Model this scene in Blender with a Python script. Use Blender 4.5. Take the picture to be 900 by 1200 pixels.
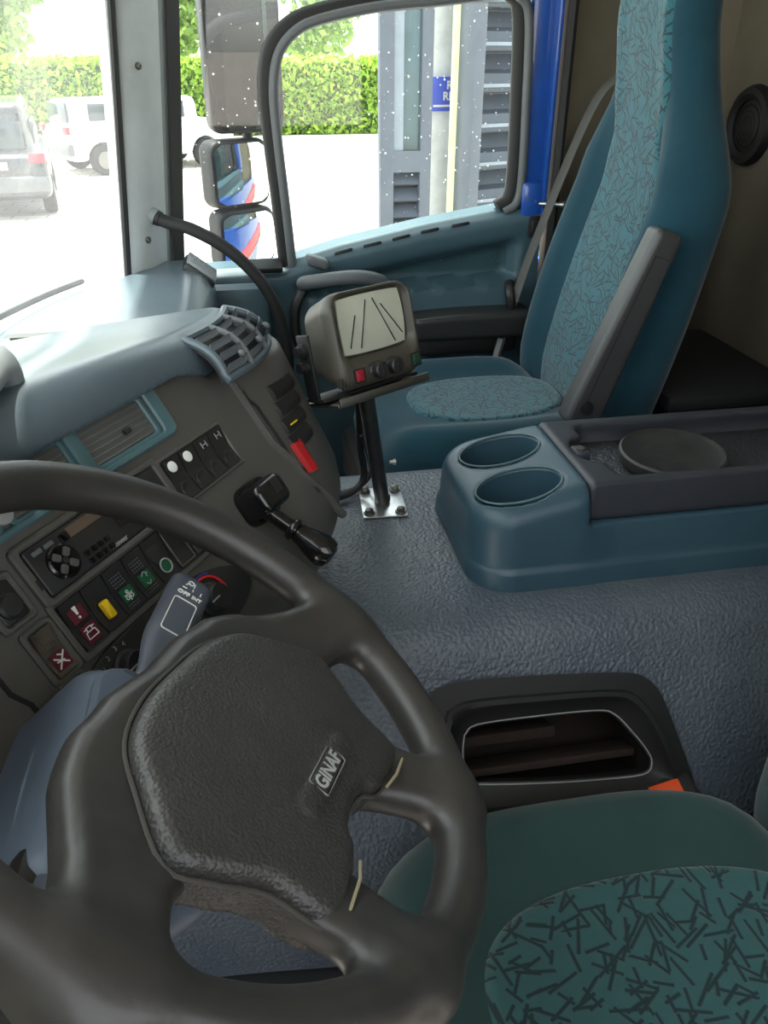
import bpy, bmesh, math, random
import numpy as np
from mathutils import Matrix, Vector

for o in list(bpy.data.objects):
    bpy.data.objects.remove(o, do_unlink=True)
S = bpy.context.scene
COL = S.collection
random.seed(7)
RNG = np.random.default_rng(7)
PI = math.pi
rad = math.radians

# ------------------------------------------------------------------ camera, world, sun, exposure
# cab frame: +x towards the rear of the truck, +y towards the passenger door, +z up (metres)
YAW, PITCH = rad(10), rad(30)
cR = Vector((math.cos(YAW), -math.sin(YAW), 0))
cF = Vector((math.cos(PITCH)*math.sin(YAW), math.cos(PITCH)*math.cos(YAW), -math.sin(PITCH)))
cU = cR.cross(cF)
cam_d = bpy.data.cameras.new('camera')
cam = bpy.data.objects.new('camera', cam_d)
COL.objects.link(cam)
cam.matrix_world = Matrix(((cR.x, cU.x, -cF.x, 0), (cR.y, cU.y, -cF.y, 0), (cR.z, cU.z, -cF.z, 1.2), (0, 0, 0, 1)))
cam_d.sensor_fit = 'VERTICAL'
cam_d.sensor_height = 36
cam_d.sensor_width = 27
cam_d.lens = 36*936/1200
cam_d.clip_start = .02
cam_d.clip_end = 5000
S.camera = cam

W = bpy.data.worlds.new('sky'); S.world = W; W.use_nodes = True
wn = W.node_tree; wn.nodes.clear()
wo = wn.nodes.new('ShaderNodeOutputWorld'); wb = wn.nodes.new('ShaderNodeBackground')
sk = wn.nodes.new('ShaderNodeTexSky')
sk.sky_type = 'NISHITA'; sk.sun_disc = False
sk.sun_elevation = rad(78); sk.sun_rotation = rad(-66); sk.air_density = 1.0; sk.dust_density = 1.0; sk.ozone_density = 1.0
hs = wn.nodes.new('ShaderNodeHueSaturation'); hs.inputs['Saturation'].default_value = .12
wn.links.new(sk.outputs[0], hs.inputs['Color'])
wn.links.new(hs.outputs[0], wb.inputs[0]); wb.inputs[1].default_value = .55
wn.links.new(wb.outputs[0], wo.inputs[0])

sun_d = bpy.data.lights.new('sun', 'SUN'); sun_d.energy = 9.0; sun_d.angle = rad(1.2); sun_d.color = (1, .96, .88)
sun = bpy.data.objects.new('sun', sun_d); COL.objects.link(sun)
SUN_TO = Vector((-.12, .06, 1.0)).normalized()          # direction from the cab towards the sun
sun.rotation_euler = SUN_TO.to_track_quat('Z', 'Y').to_euler()

S.view_settings.view_transform = 'Standard'
S.view_settings.look = 'None'
S.view_settings.gamma = 1
S.view_settings.use_curve_mapping = False
S.view_settings.exposure = 0.85

# ------------------------------------------------------------------ helpers: objects
def link(o, parent=None):
    COL.objects.link(o)
    if parent is not None:
        o.parent = parent
    return o

def tag(o, label=None, cat=None, group=None, kind=None):
    if label: o['label'] = label
    if cat: o['category'] = cat
    if group: o['group'] = group
    if kind: o['kind'] = kind
    return o

def thing(name, label, cat, M=None, group=None, kind=None):
    o = bpy.data.objects.new(name, None)
    o.empty_display_size = .05
    link(o)
    if M is not None:
        o.matrix_world = M
    return tag(o, label, cat, group, kind)

def frame(o, ex, ey, ez):
    ex, ey, ez = Vector(ex), Vector(ey), Vector(ez)
    return Matrix(((ex.x, ey.x, ez.x, o[0]), (ex.y, ey.y, ez.y, o[1]), (ex.z, ey.z, ez.z, o[2]), (0, 0, 0, 1)))

def T(x=0, y=0, z=0):
    return Matrix.Translation((x, y, z))

def RX(a): return Matrix.Rotation(rad(a), 4, 'X')
def RY(a): return Matrix.Rotation(rad(a), 4, 'Y')
def RZ(a): return Matrix.Rotation(rad(a), 4, 'Z')

def xf(g, M):
    v, f = g
    M = np.array(M)
    v = np.asarray(v, float)
    return (v @ M[:3, :3].T + M[:3, 3], f)

def join(*gs):
    V, F, n = [], [], 0
    for v, f in gs:
        v = np.asarray(v, float)
        V.append(v)
        F += [tuple(int(i)+n for i in q) for q in f]
        n += len(v)
    return (np.vstack(V), F)

def obj(name, g, m, parent=None, smooth=35, uv=None, M=None):
    v, f = g
    me = bpy.data.meshes.new(name)
    me.from_pydata(np.asarray(v, float).tolist(), [], [tuple(int(i) for i in q) for q in f])
    me.update()
    if smooth:
        me.polygons.foreach_set('use_smooth', [True]*len(me.polygons))
        if smooth < 180:
            me.set_sharp_from_angle(angle=rad(smooth))
    if uv is not None:
        ul = me.uv_layers.new(name='uv')
        vi = np.empty(len(me.loops), dtype=np.int32)
        me.loops.foreach_get('vertex_index', vi)
        ul.data.foreach_set('uv', np.asarray(uv, float)[vi].ravel())
    me.materials.append(m)
    o = bpy.data.objects.new(name, me)
    link(o, parent)
    if M is not None:
        o.matrix_local = M
    return o

def dup(root, M=None, label=None, group=None):
    r = root.copy(); COL.objects.link(r)
    if M is not None: r.matrix_world = M
    if label: r['label'] = label
    if group: r['group'] = group
    for ch in [c for c in bpy.data.objects if c.parent == root]:
        c = ch.copy(); COL.objects.link(c); c.parent = r
        for g in [k for k in bpy.data.objects if k.parent == ch]:
            d = g.copy(); COL.objects.link(d); d.parent = c
    return r

# ------------------------------------------------------------------ helpers: shapes (all return verts, faces)
def box(c, s, bev=0, seg=2):
    bm = bmesh.new()
    bmesh.ops.create_cube(bm, size=1)
    for v in bm.verts:
        v.co = Vector((c[0]+v.co.x*s[0], c[1]+v.co.y*s[1], c[2]+v.co.z*s[2]))
    if bev:
        bmesh.ops.bevel(bm, geom=bm.edges[:], offset=bev, segments=seg, profile=.5, affect='EDGES')
    bm.verts.index_update()
    g = (np.array([v.co[:] for v in bm.verts]), [tuple(v.index for v in f.verts) for f in bm.faces])
    bm.free()
    return g

def lathe(prof, seg=24):
    V, F = [], []
    n = len(prof)
    for r, z in prof:
        for k in range(seg):
            a = 2*PI*k/seg
            V.append((r*math.cos(a), r*math.sin(a), z))
    for i in range(n-1):
        for k in range(seg):
            k2 = (k+1) % seg
            F.append((i*seg+k, i*seg+k2, (i+1)*seg+k2, (i+1)*seg+k))
    if prof[0][0] > 1e-6: F.append(tuple(range(seg))[::-1])
    if prof[-1][0] > 1e-6: F.append(tuple((n-1)*seg+k for k in range(seg)))
    return (np.array(V), F)

def cyl(r, z0, z1, bev=0, seg=24, r2=None):
    r2 = r if r2 is None else r2
    if bev:
        return lathe([(r-bev, z0), (r, z0+bev), (r2, z1-bev), (r2-bev, z1)], seg)
    return lathe([(r, z0), (r2, z1)], seg)

def cr(P, n):
    P = np.array(P, float)
    Q = np.vstack([2*P[0]-P[1], P, 2*P[-1]-P[-2]])
    o = []
    for i in range(1, len(Q)-2):
        a, b, c, d = Q[i-1:i+3]
        for k in range(n):
            t = k/n
            o.append(.5*((2*b)+(-a+c)*t+(2*a-5*b+4*c-d)*t*t+(-a+3*b-3*c+d)*t**3))
    o.append(Q[-2])
    return np.array(o)

def tube(path, r, seg=12, flat=None, closed=False):
    P = np.array(path, float)
    n = len(P)
    rr = np.full(n, r) if np.isscalar(r) else np.array(r, float)
    V, F = [], []
    if closed:
        tg = np.roll(P, -1, 0)-np.roll(P, 1, 0)
    else:
        tg = np.gradient(P, axis=0)
    tg /= np.linalg.norm(tg, axis=1)[:, None]+1e-12
    up = np.array([0, 0, 1.]) if abs(tg[0][2]) < .9 else np.array([1., 0, 0])
    for i in range(n):
        s = np.cross(tg[i], up); s /= np.linalg.norm(s)
        up = np.cross(s, tg[i])
        for k in range(seg):
            a = 2*PI*k/seg
            ka, kb = (1, 1) if flat is None else flat
            V.append(P[i]+rr[i]*(math.cos(a)*s*ka+math.sin(a)*up*kb))
    m = n if closed else n-1
    for i in range(m):
        for k in range(seg):
            k2 = (k+1) % seg; j = (i+1) % n
            F.append((i*seg+k, i*seg+k2, j*seg+k2, j*seg+k))
    if not closed:
        F.append(tuple(range(seg))[::-1]); F.append(tuple((n-1)*seg+k for k in range(seg)))
    return (np.array(V), F)

def rr(w, h, r, n=5, cx=0, cy=0):
    pts = []
    for sx, sy, a0 in ((1, 1, 0), (-1, 1, 90), (-1, -1, 180), (1, -1, 270)):
        for k in range(n+1):
            a = rad(a0+90*k/n)
            pts.append((cx+sx*(w/2-r)+r*math.cos(a), cy+sy*(h/2-r)+r*math.sin(a)))
    return pts

def inset2(out, d):
    P = np.array(out, float)
    a = P-np.roll(P, 1, 0); b = np.roll(P, -1, 0)-P
    a /= np.linalg.norm(a, axis=1)[:, None]+1e-12; b /= np.linalg.norm(b, axis=1)[:, None]+1e-12
    na = np.stack([-a[:, 1], a[:, 0]], 1); nb = np.stack([-b[:, 1], b[:, 0]], 1)
    m = na+nb; m /= np.linalg.norm(m, axis=1)[:, None]+1e-12
    k = np.clip((m*na).sum(1), .5, 1)
    return P+m*(d/k)[:, None]

def prism(out, z0, z1, bev=0, steps=2):
    """solid from a ccw outline, top edge rounded"""
    out = np.array(out, float)
    rings = [(out, z0)]
    if bev:
        for k in range(steps+1):
            a = PI/2*k/steps
            rings.append((inset2(out, bev*(1-math.cos(a))), z1-bev+bev*math.sin(a)))
    else:
        rings.append((out, z1))
    n = len(out)
    V, F = [], []
    for p, z in rings:
        V += [(x, y, z) for x, y in p]
    for i in range(len(rings)-1):
        for k in range(n):
            k2 = (k+1) % n
            F.append((i*n+k, i*n+k2, (i+1)*n+k2, (i+1)*n+k))
    F.append(tuple(range(n))[::-1]); F.append(tuple((len(rings)-1)*n+k for k in range(n)))
    return (np.array(V), F)

def ringframe(out, inn, z0, z1, bev=.001):
    """frame between two outlines with the same point count, z0 back, z1 front"""
    out = np.array(out, float); inn = np.array(inn, float); n = len(out)
    L = [(out, z0), (out, z1-bev), (inset2(out, bev), z1), (inset2(inn, -bev), z1), (inn, z1-bev), (inn, z0)]
    V, F = [], []
    for p, z in L:
        V += [(x, y, z) for x, y in p]
    m = len(L)
    for i in range(m):
        j = (i+1) % m
        for k in range(n):
            k2 = (k+1) % n
            F.append((i*n+k, i*n+k2, j*n+k2, j*n+k))
    return (np.array(V), F)

def grid(P, cu=False, cv=False):
    P = np.asarray(P, float)
    a, b = P.shape[:2]
    F = []
    for i in range(a if cu else a-1):
        for j in range(b if cv else b-1):
            i2, j2 = (i+1) % a, (j+1) % b
            F.append((i*b+j, i2*b+j, i2*b+j2, i*b+j2))
    return (P.reshape(-1, 3), F)

def shell(P, off):
    """closed slab: grid P and P+off joined round the border"""
    P = np.asarray(P, float); off = np.asarray(off, float)
    a, b = P.shape[:2]
    g1 = grid(P); g2 = grid(P+off)
    n = a*b
    F = list(g1[1])+[tuple(i+n for i in q[::-1]) for q in g2[1]]
    br = [j for j in range(b)]+[i*b+b-1 for i in range(1, a)]+[(a-1)*b+j for j in range(b-2, -1, -1)]+[i*b for i in range(a-2, 0, -1)]
    for k in range(len(br)):
        p, q = br[k], br[(k+1) % len(br)]
        F.append((q, p, p+n, q+n))
    return (np.vstack([g1[0], g2[0]]), F)

def strokes(lines, w, z=0, h=.0004):
    gs = []
    for L in lines:
        for (x0, y0), (x1, y1) in zip(L[:-1], L[1:]):
            d = math.hypot(x1-x0, y1-y0)
            if d < 1e-9: continue
            g = box((0, 0, 0), (d+w*.6, w, h))
            gs.append(xf(g, T((x0+x1)/2, (y0+y1)/2, z) @ Matrix.Rotation(math.atan2(y1-y0, x1-x0), 4, 'Z')))
    return join(*gs)

def circ(cx, cy, r, n=14, a0=0, a1=360):
    return [(cx+r*math.cos(rad(a0+(a1-a0)*k/n)), cy+r*math.sin(rad(a0+(a1-a0)*k/n))) for k in range(n+1)]

def text(s, size, h=.0004, bold=0.0):
    cu = bpy.data.curves.new('t', 'FONT'); cu.body = s; cu.size = size; cu.extrude = h; cu.offset = bold
    cu.align_x = 'CENTER'; cu.align_y = 'CENTER'; cu.resolution_u = 3
    ob = bpy.data.objects.new('t', cu); COL.objects.link(ob)
    dg = bpy.context.evaluated_depsgraph_get()
    me = bpy.data.meshes.new_from_object(ob.evaluated_get(dg))
    g = (np.array([v.co[:] for v in me.vertices]), [tuple(p.vertices) for p in me.polygons])
    bpy.data.objects.remove(ob); bpy.data.meshes.remove(me); bpy.data.curves.remove(cu)
    return g

# signed-distance modelling -> surface nets
def sdf_mesh(f, lo, hi, h):
    lo = np.array(lo, float); hi = np.array(hi, float)
    n = np.ceil((hi-lo)/h).astype(int)+1
    ax = [lo[i]+h*np.arange(n[i]) for i in range(3)]
    X, Y, Z = np.meshgrid(*ax, indexing='ij', sparse=True)
    V = np.broadcast_to(f(X, Y, Z), tuple(n)).astype(float)
    s = V < 0
    cn = tuple(n-1)
    acc = np.zeros(cn+(3,)); cnt = np.zeros(cn)
    cs = [(i, j, k) for i in (0, 1) for j in (0, 1) for k in (0, 1)]
    def sl(c): return tuple(slice(c[i], c[i]+cn[i]) for i in range(3))
    for a in cs:
        for b in cs:
            if sum(abs(a[i]-b[i]) for i in range(3)) == 1 and a < b:
                va, vb = V[sl(a)], V[sl(b)]
                m = s[sl(a)] != s[sl(b)]
                t = np.where(m, va/np.where(m, va-vb, 1), 0)
                for i in range(3):
                    acc[..., i] += np.where(m, a[i]+t*(b[i]-a[i]), 0)
                cnt += m
    act = cnt > 0
    idx = np.full(cn, -1); idx[act] = np.arange(act.sum())
    ijk = np.argwhere(act)
    verts = (acc[act]/cnt[act][:, None]+ijk)*h+lo
    F = []
    for axn in range(3):
        o1, o2 = [(1, 2), (2, 0), (0, 1)][axn]
        a = [slice(None)]*3; b = [slice(None)]*3
        a[axn] = slice(0, n[axn]-1); b[axn] = slice(1, n[axn])
        m = s[tuple(a)] != s[tuple(b)]
        e = np.argwhere(m)
        ok = (e[:, o1] > 0) & (e[:, o2] > 0) & (e[:, o1] < n[o1]-1) & (e[:, o2] < n[o2]-1)
        e = e[ok]
        inside = s[e[:, 0], e[:, 1], e[:, 2]]
        def cell(d1, d2):
            q = e.copy(); q[:, o1] += d1; q[:, o2] += d2
            return idx[q[:, 0], q[:, 1], q[:, 2]]
        q = np.stack([cell(-1, -1), cell(0, -1), cell(0, 0), cell(-1, 0)], 1)
        q[~inside] = q[~inside][:, ::-1]
        F += q.tolist()
    return (verts, F)

def smin(a, b, k):
    h = np.clip(.5+.5*(b-a)/k, 0, 1)
    return b*(1-h)+a*h-k*h*(1-h)

def smax(a, b, k): return -smin(-a, -b, k)

def d_box(X, Y, Z, c, s, r=0):
    qx, qy, qz = np.abs(X-c[0])-s[0]+r, np.abs(Y-c[1])-s[1]+r, np.abs(Z-c[2])-s[2]+r
    return np.sqrt(np.maximum(qx, 0)**2+np.maximum(qy, 0)**2+np.maximum(qz, 0)**2)+np.minimum(np.maximum(qx, np.maximum(qy, qz)), 0)-r

def d_seg2(X, Y, a, b, r0, r1):
    dx, dy = b[0]-a[0], b[1]-a[1]
    t = np.clip(((X-a[0])*dx+(Y-a[1])*dy)/(dx*dx+dy*dy), 0, 1)
    return np.hypot(X-a[0]-dx*t, Y-a[1]-dy*t)-(r0+(r1-r0)*t)

def d_poly(X, Y, P):
    X, Y = np.broadcast_arrays(X, Y)
    d = np.full(X.shape, 1e9); sg = np.ones(X.shape)
    n = len(P)
    for i in range(n):
        ax, ay = P[i]; bx, by = P[(i+1) % n]
        ex, ey = bx-ax, by-ay
        wx, wy = X-ax, Y-ay
        t = np.clip((wx*ex+wy*ey)/(ex*ex+ey*ey), 0, 1)
        d = np.minimum(d, (wx-ex*t)**2+(wy-ey*t)**2)
        c1, c2, c3 = Y >= ay, Y < by, ex*wy > ey*wx
        fl = (c1 & c2 & c3) | (~c1 & ~c2 & ~c3)
        sg = np.where(fl, -sg, sg)
    return sg*np.sqrt(d)

def extr(d2, Z, zc, t, r):
    """rounded extrusion of a 2d distance"""
    a = d2+r; b = np.abs(Z-zc)-t+r
    return np.sqrt(np.maximum(a, 0)**2+np.maximum(b, 0)**2)+np.minimum(np.maximum(a, b), 0)-r

def smooth01(x, a, b):
    t = np.clip((x-a)/(b-a), 0, 1)
    return t*t*(3-2*t)

# ------------------------------------------------------------------ helpers: materials
def lin(c):
    return tuple(((v/255)/12.92 if v/255 <= .04045 else ((v/255+.055)/1.055)**2.4) for v in c)

MATS = {}
def mat(name, col, rough=.5, metal=0, bump=None, var=None, spec=.5, sheen=0, coat=0, rvar=0):
    """col in sRGB 0-255. bump=(kind, scale, strength, distance); var=(scale, sRGB colour 2, amount)"""
    m = bpy.data.materials.new(name); m.use_nodes = True
    nt = m.node_tree; N = nt.nodes; L = nt.links
    b = N['Principled BSDF']
    b.inputs['Roughness'].default_value = rough
    b.inputs['Metallic'].default_value = metal
    b.inputs['Specular IOR Level'].default_value = spec
    b.inputs['Sheen Weight'].default_value = sheen
    b.inputs['Coat Weight'].default_value = coat
    c = lin(col)+(1,)
    tc = N.new('ShaderNodeTexCoord')
    ns = N.new('ShaderNodeTexNoise'); L.new(tc.outputs['Object'], ns.inputs['Vector'])
    sc, c2, am = var if var else (9, tuple(v*.82 for v in col), .5)
    ns.inputs['Scale'].default_value = sc; ns.inputs['Detail'].default_value = 5; ns.inputs['Roughness'].default_value = .62
    rp = N.new('ShaderNodeValToRGB')
    rp.color_ramp.elements[0].position = .38; rp.color_ramp.elements[0].color = c
    rp.color_ramp.elements[1].position = .72
    d = lin(c2)
    rp.color_ramp.elements[1].color = tuple(c[i]+(d[i]-c[i])*am for i in range(3))+(1,)
    L.new(ns.outputs['Fac'], rp.inputs['Fac']); L.new(rp.outputs['Color'], b.inputs['Base Color'])
    if rvar:
        mr = N.new('ShaderNodeMapRange'); mr.inputs['To Min'].default_value = rough-rvar; mr.inputs['To Max'].default_value = rough+rvar
        n2 = N.new('ShaderNodeTexNoise'); n2.inputs['Scale'].default_value = sc*2.3; L.new(tc.outputs['Object'], n2.inputs['Vector'])
        L.new(n2.outputs['Fac'], mr.inputs['Value']); L.new(mr.outputs[0], b.inputs['Roughness'])
    if bump:
        kind, bs, st, di = bump
        bp = N.new('ShaderNodeBump'); bp.inputs['Strength'].default_value = st; bp.inputs['Distance'].default_value = di
        if kind == 'noise':
            t = N.new('ShaderNodeTexNoise'); t.inputs['Detail'].default_value = 4
            out = t.outputs['Fac']
        else:
            t = N.new('ShaderNodeTexVoronoi'); t.feature = 'SMOOTH_F1' if kind == 'pebble' else 'DISTANCE_TO_EDGE'
            out = t.outputs['Distance']
        t.inputs['Scale'].default_value = bs
        wv = N.new('ShaderNodeTexNoise'); wv.inputs['Scale'].default_value = bs*.35; L.new(tc.outputs['Object'], wv.inputs['Vector'])
        mx = N.new('ShaderNodeMix'); mx.data_type = 'VECTOR'; mx.inputs[0].default_value = .4/bs
        L.new(tc.outputs['Object'], mx.inputs[4]); L.new(wv.outputs['Color'], mx.inputs[5])
        L.new(mx.outputs[1], t.inputs['Vector'])
        if kind == 'pebble':
            iv = N.new('ShaderNodeMath'); iv.operation = 'SUBTRACT'; iv.inputs[0].default_value = 1; L.new(out, iv.inputs[1]); out = iv.outputs[0]
        L.new(out, bp.inputs['Height']); L.new(bp.outputs['Normal'], b.inputs['Normal'])
    MATS[name] = m
    return m

def stick_mat(name, base, dark, edge, scale):
    """velour print: short dark strokes scattered at random angles (in uv metres)"""
    m = bpy.data.materials.new(name); m.use_nodes = True
    nt = m.node_tree; N = nt.nodes; L = nt.links
    b = N['Principled BSDF']; b.inputs['Roughness'].default_value = .9; b.inputs['Sheen Weight'].default_value = .35
    b.inputs['Specular IOR Level'].default_value = .15
    uv = N.new('ShaderNodeUVMap'); uv.uv_map = 'uv'
    def mth(op, a, bb=None, c=None):
        n = N.new('ShaderNodeMath'); n.operation = op
        for i, v in enumerate((a, bb, c)):
            if v is None: continue
            if isinstance(v, (int, float)): n.inputs[i].default_value = v
            else: L.new(v, n.inputs[i])
        return n.outputs[0]
    mask = None
    for k in range(9):
        mp = N.new('ShaderNodeMapping'); mp.inputs['Location'].default_value = (3.7*k, 1.9*k, 0)
        mp.inputs['Rotation'].default_value = (0, 0, .5*k)
        mp.inputs['Scale'].default_value = (scale, scale, 1)
        L.new(uv.outputs[0], mp.inputs['Vector'])
        vo = N.new('ShaderNodeTexVoronoi'); vo.voronoi_dimensions = '2D'; vo.inputs['Scale'].default_value = 1
        L.new(mp.outputs[0], vo.inputs['Vector'])
        sb = N.new('ShaderNodeVectorMath'); sb.operation = 'SUBTRACT'
        L.new(mp.outputs[0], sb.inputs[0]); L.new(vo.outputs['Position'], sb.inputs[1])
        sp = N.new('ShaderNodeSeparateXYZ'); L.new(sb.outputs[0], sp.inputs[0])
        sc = N.new('ShaderNodeSeparateColor'); L.new(vo.outputs['Color'], sc.inputs[0])
        ang = mth('MULTIPLY', sc.outputs[0], 6.283)
        ca, sa = mth('COSINE', ang), mth('SINE', ang)
        lx = mth('ADD', mth('MULTIPLY', sp.outputs[0], ca), mth('MULTIPLY', sp.outputs[1], sa))
        ly = mth('SUBTRACT', mth('MULTIPLY', sp.outputs[1], ca), mth('MULTIPLY', sp.outputs[0], sa))
        half = mth('MULTIPLY_ADD', sc.outputs[1], .34, .16)
        inl = mth('LESS_THAN', mth('ABSOLUTE', lx), half)
        r = N.new('ShaderNodeMapRange'); r.inputs['From Min'].default_value = .022; r.inputs['From Max'].default_value = .052
        r.inputs['To Min'].default_value = 1; r.inputs['To Max'].default_value = 0
        L.new(mth('ABSOLUTE', ly), r.inputs['Value'])
        v = mth('MULTIPLY', r.outputs[0], inl)
        mask = v if mask is None else mth('MAXIMUM', mask, v)
    ns = N.new('ShaderNodeTexNoise'); ns.inputs['Scale'].default_value = 60; L.new(uv.outputs[0], ns.inputs['Vector'])
    bc = N.new('ShaderNodeMix'); bc.data_type = 'RGBA'
    bc.inputs[6].default_value = lin(base)+(1,); bc.inputs[7].default_value = lin(edge)+(1,); L.new(ns.outputs['Fac'], bc.inputs[0])
    mx = N.new('ShaderNodeMix'); mx.data_type = 'RGBA'
    L.new(mask, mx.inputs[0]); L.new(bc.outputs[2], mx.inputs[6]); mx.inputs[7].default_value = lin(dark)+(1,)
    L.new(mx.outputs[2], b.inputs['Base Color'])
    bp = N.new('ShaderNodeBump'); bp.invert = True; bp.inputs['Strength'].default_value = .5; bp.inputs['Distance'].default_value = .002
    L.new(mask, bp.inputs['Height']); L.new(bp.outputs[0], b.inputs['Normal'])
    return m

def glass_mat(name, tint, haze, refl=.06, hazecol=(235, 240, 240)):
    m = bpy.data.materials.new(name); m.use_nodes = True
    nt = m.node_tree; N = nt.nodes; L = nt.links; N.clear()
    o = N.new('ShaderNodeOutputMaterial')
    tr = N.new('ShaderNodeBsdfTransparent'); tr.inputs[0].default_value = lin(tint)+(1,)
    gl = N.new('ShaderNodeBsdfGlossy'); gl.inputs['Roughness'].default_value = .02
    tl = N.new('ShaderNodeBsdfTranslucent'); tl.inputs[0].default_value = lin(hazecol)+(1,)
    tc = N.new('ShaderNodeTexCoord'); ns = N.new('ShaderNodeTexNoise'); ns.inputs['Scale'].default_value = 5; ns.inputs['Detail'].default_value = 6
    L.new(tc.outputs['Object'], ns.inputs['Vector'])
    mr = N.new('ShaderNodeMapRange'); mr.inputs['To Min'].default_value = haze*.5; mr.inputs['To Max'].default_value = haze*1.5
    L.new(ns.outputs['Fac'], mr.inputs['Value'])
    a = N.new('ShaderNodeMixShader'); L.new(mr.outputs[0], a.inputs[0]); L.new(tr.outputs[0], a.inputs[1]); L.new(tl.outputs[0], a.inputs[2])
    b = N.new('ShaderNodeMixShader'); b.inputs[0].default_value = refl; L.new(a.outputs[0], b.inputs[1]); L.new(gl.outputs[0], b.inputs[2])
    L.new(b.outputs[0], o.inputs[0])
    return m

def leaf_mat(name, c1, c2, trans=.45):
    m = bpy.data.materials.new(name); m.use_nodes = True
    nt = m.node_tree; N = nt.nodes; L = nt.links; N.clear()
    o = N.new('ShaderNodeOutputMaterial')
    g = N.new('ShaderNodeNewGeometry')
    rp = N.new('ShaderNodeMix'); rp.data_type = 'RGBA'
    L.new(g.outputs['Random Per Island'], rp.inputs[0]); rp.inputs[6].default_value = lin(c1)+(1,); rp.inputs[7].default_value = lin(c2)+(1,)
    df = N.new('ShaderNodeBsdfPrincipled'); df.inputs['Roughness'].default_value = .55
    tl = N.new('ShaderNodeBsdfTranslucent')
    L.new(rp.outputs[2], df.inputs['Base Color']); L.new(rp.outputs[2], tl.inputs[0])
    mx = N.new('ShaderNodeMixShader'); mx.inputs[0].default_value = trans
    L.new(df.outputs[0], mx.inputs[1]); L.new(tl.outputs[0], mx.inputs[2]); L.new(mx.outputs[0], o.inputs[0])
    return m

M_wheel = mat('wheel_rim_plastic', (40, 39, 38), .40, bump=('noise', 160, .25, .0008), var=(14, (54, 51, 47), .8), rvar=.08)
M_pad = mat('wheel_pad_leather_grain', (44, 43, 42), .44, bump=('pebble', 460, .8, .0009), var=(10, (56, 54, 50), .7))
M_fascia = mat('charcoal_fascia_plastic', (74, 73, 70), .5, bump=('noise', 900, .25, .0004), var=(11, (86, 84, 79), .6))
M_dark = mat('black_switch_plastic', (36, 36, 36), .42, bump=('noise', 700, .2, .0003))
M_black = mat('matt_black_plastic', (20, 20, 21), .6)
M_gloss = mat('glossy_black_plastic', (16, 16, 17), .16)
M_rub = mat('black_rubber', (26, 26, 26), .7, bump=('noise', 300, .2, .0005))
M_padtop = mat('blue_grey_dash_vinyl', (84, 97, 104), .34, bump=('noise', 700, .3, .0005), var=(6, (72, 84, 92), .7))
M_teal = mat('grey_teal_plastic', (72, 100, 106), .42, bump=('noise', 600, .2, .0004))
M_tealdk = mat('petrol_blue_plastic', (46, 72, 84), .42, bump=('noise', 500, .25, .0004), var=(7, (38, 64, 78), .7))
M_door = mat('door_panel_blue_plastic', (62, 87, 96), .48, bump=('noise', 500, .25, .0004), var=(6, (54, 75, 84), .7))
M_tunnel = mat('pebbled_blue_grey_vinyl', (82, 90, 97), .42, bump=('pebble', 210, .9, .0021), var=(5, (62, 73, 85), .9))
M_velour = mat('petrol_velour', (27, 60, 72), .95, sheen=.2, spec=.1, bump=('noise', 420, .3, .0008), var=(6, (22, 50, 60), .8))
M_velourd = mat('worn_green_velour', (44, 68, 66), .95, sheen=.2, spec=.1, bump=('noise', 420, .3, .0008), var=(6, (36, 57, 56), .8))
M_stick = stick_mat('stick_print_velour', (42, 92, 102), (20, 50, 58), (34, 78, 88), 24)
M_stickd = stick_mat('stick_print_velour_worn', (50, 88, 88), (24, 44, 47), (42, 76, 77), 20)
M_grey = mat('mid_grey_plastic', (92, 96, 98), .5, bump=('noise', 500, .2, .0004))
M_armr = mat('armrest_grey_plastic', (56, 57, 58), .45, bump=('noise', 400, .2, .0004))
M_pillar = mat('pale_grey_pillar_trim', (188, 194, 194), .6, bump=('noise', 350, .25, .0006))
M_pillard = mat('mid_grey_pillar_trim', (126, 133, 134), .6)
M_beige = mat('beige_grey_headliner_cloth', (118, 111, 97), .95, bump=('noise', 500, .4, .0008), var=(5, (104, 99, 87), .8), spec=.1)
M_blue = mat('blue_cab_paint', (30, 76, 156), .3, coat=.5)
M_red = mat('red_stripe_paint', (225, 40, 60), .3)
M_chrome = mat('brushed_steel', (200, 200, 198), .28, 1)
M_plate = mat('aluminium_plate', (214, 216, 216), .3, 1, var=(40, (170, 170, 170), .8), bump=('noise', 200, .1, .0003))
M_zinc = mat('dull_steel', (120, 118, 112), .45, 1)
M_pole = mat('worn_steel_tube', (70, 72, 74), .35, .8, var=(30, (100, 98, 92), .7))
M_mon = mat('olive_grey_monitor_casing', (66, 63, 55), .45, bump=('noise', 600, .2, .0004), var=(14, (56, 54, 47), .8))
M_screen = mat('grey_green_unlit_screen', (178, 182, 166), .3)
M_redbtn = mat('dark_red_button', (150, 26, 44), .4)
M_greenbtn = mat('dark_green_button', (20, 60, 44), .4)
M_white = mat('white_print', (226, 228, 224), .6)
M_grprint = mat('grey_print', (150, 152, 150), .6)
M_burg = mat('burgundy_lens', (92, 26, 42), .35)
M_yellow = mat('yellow_switch_cap', (236, 196, 24), .4)
M_green = mat('green_lens', (22, 84, 56), .35)
M_redlev = mat('red_lever', (176, 26, 32), .35)
M_ringred = mat('red_ring_print', (204, 40, 44), .5)
M_ringblue = mat('blue_ring_print', (36, 60, 130), .5)
M_bluemk = mat('light_blue_print', (52, 110, 190), .5)
M_shroud = mat('slate_blue_column_cover', (100, 112, 130), .45, bump=('noise', 600, .2, .0004))
M_stalk = mat('slate_grey_stalk', (80, 86, 96), .4, bump=('noise', 500, .15, .0003))
M_orange = mat('orange_release_button', (226, 84, 40), .4)
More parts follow.
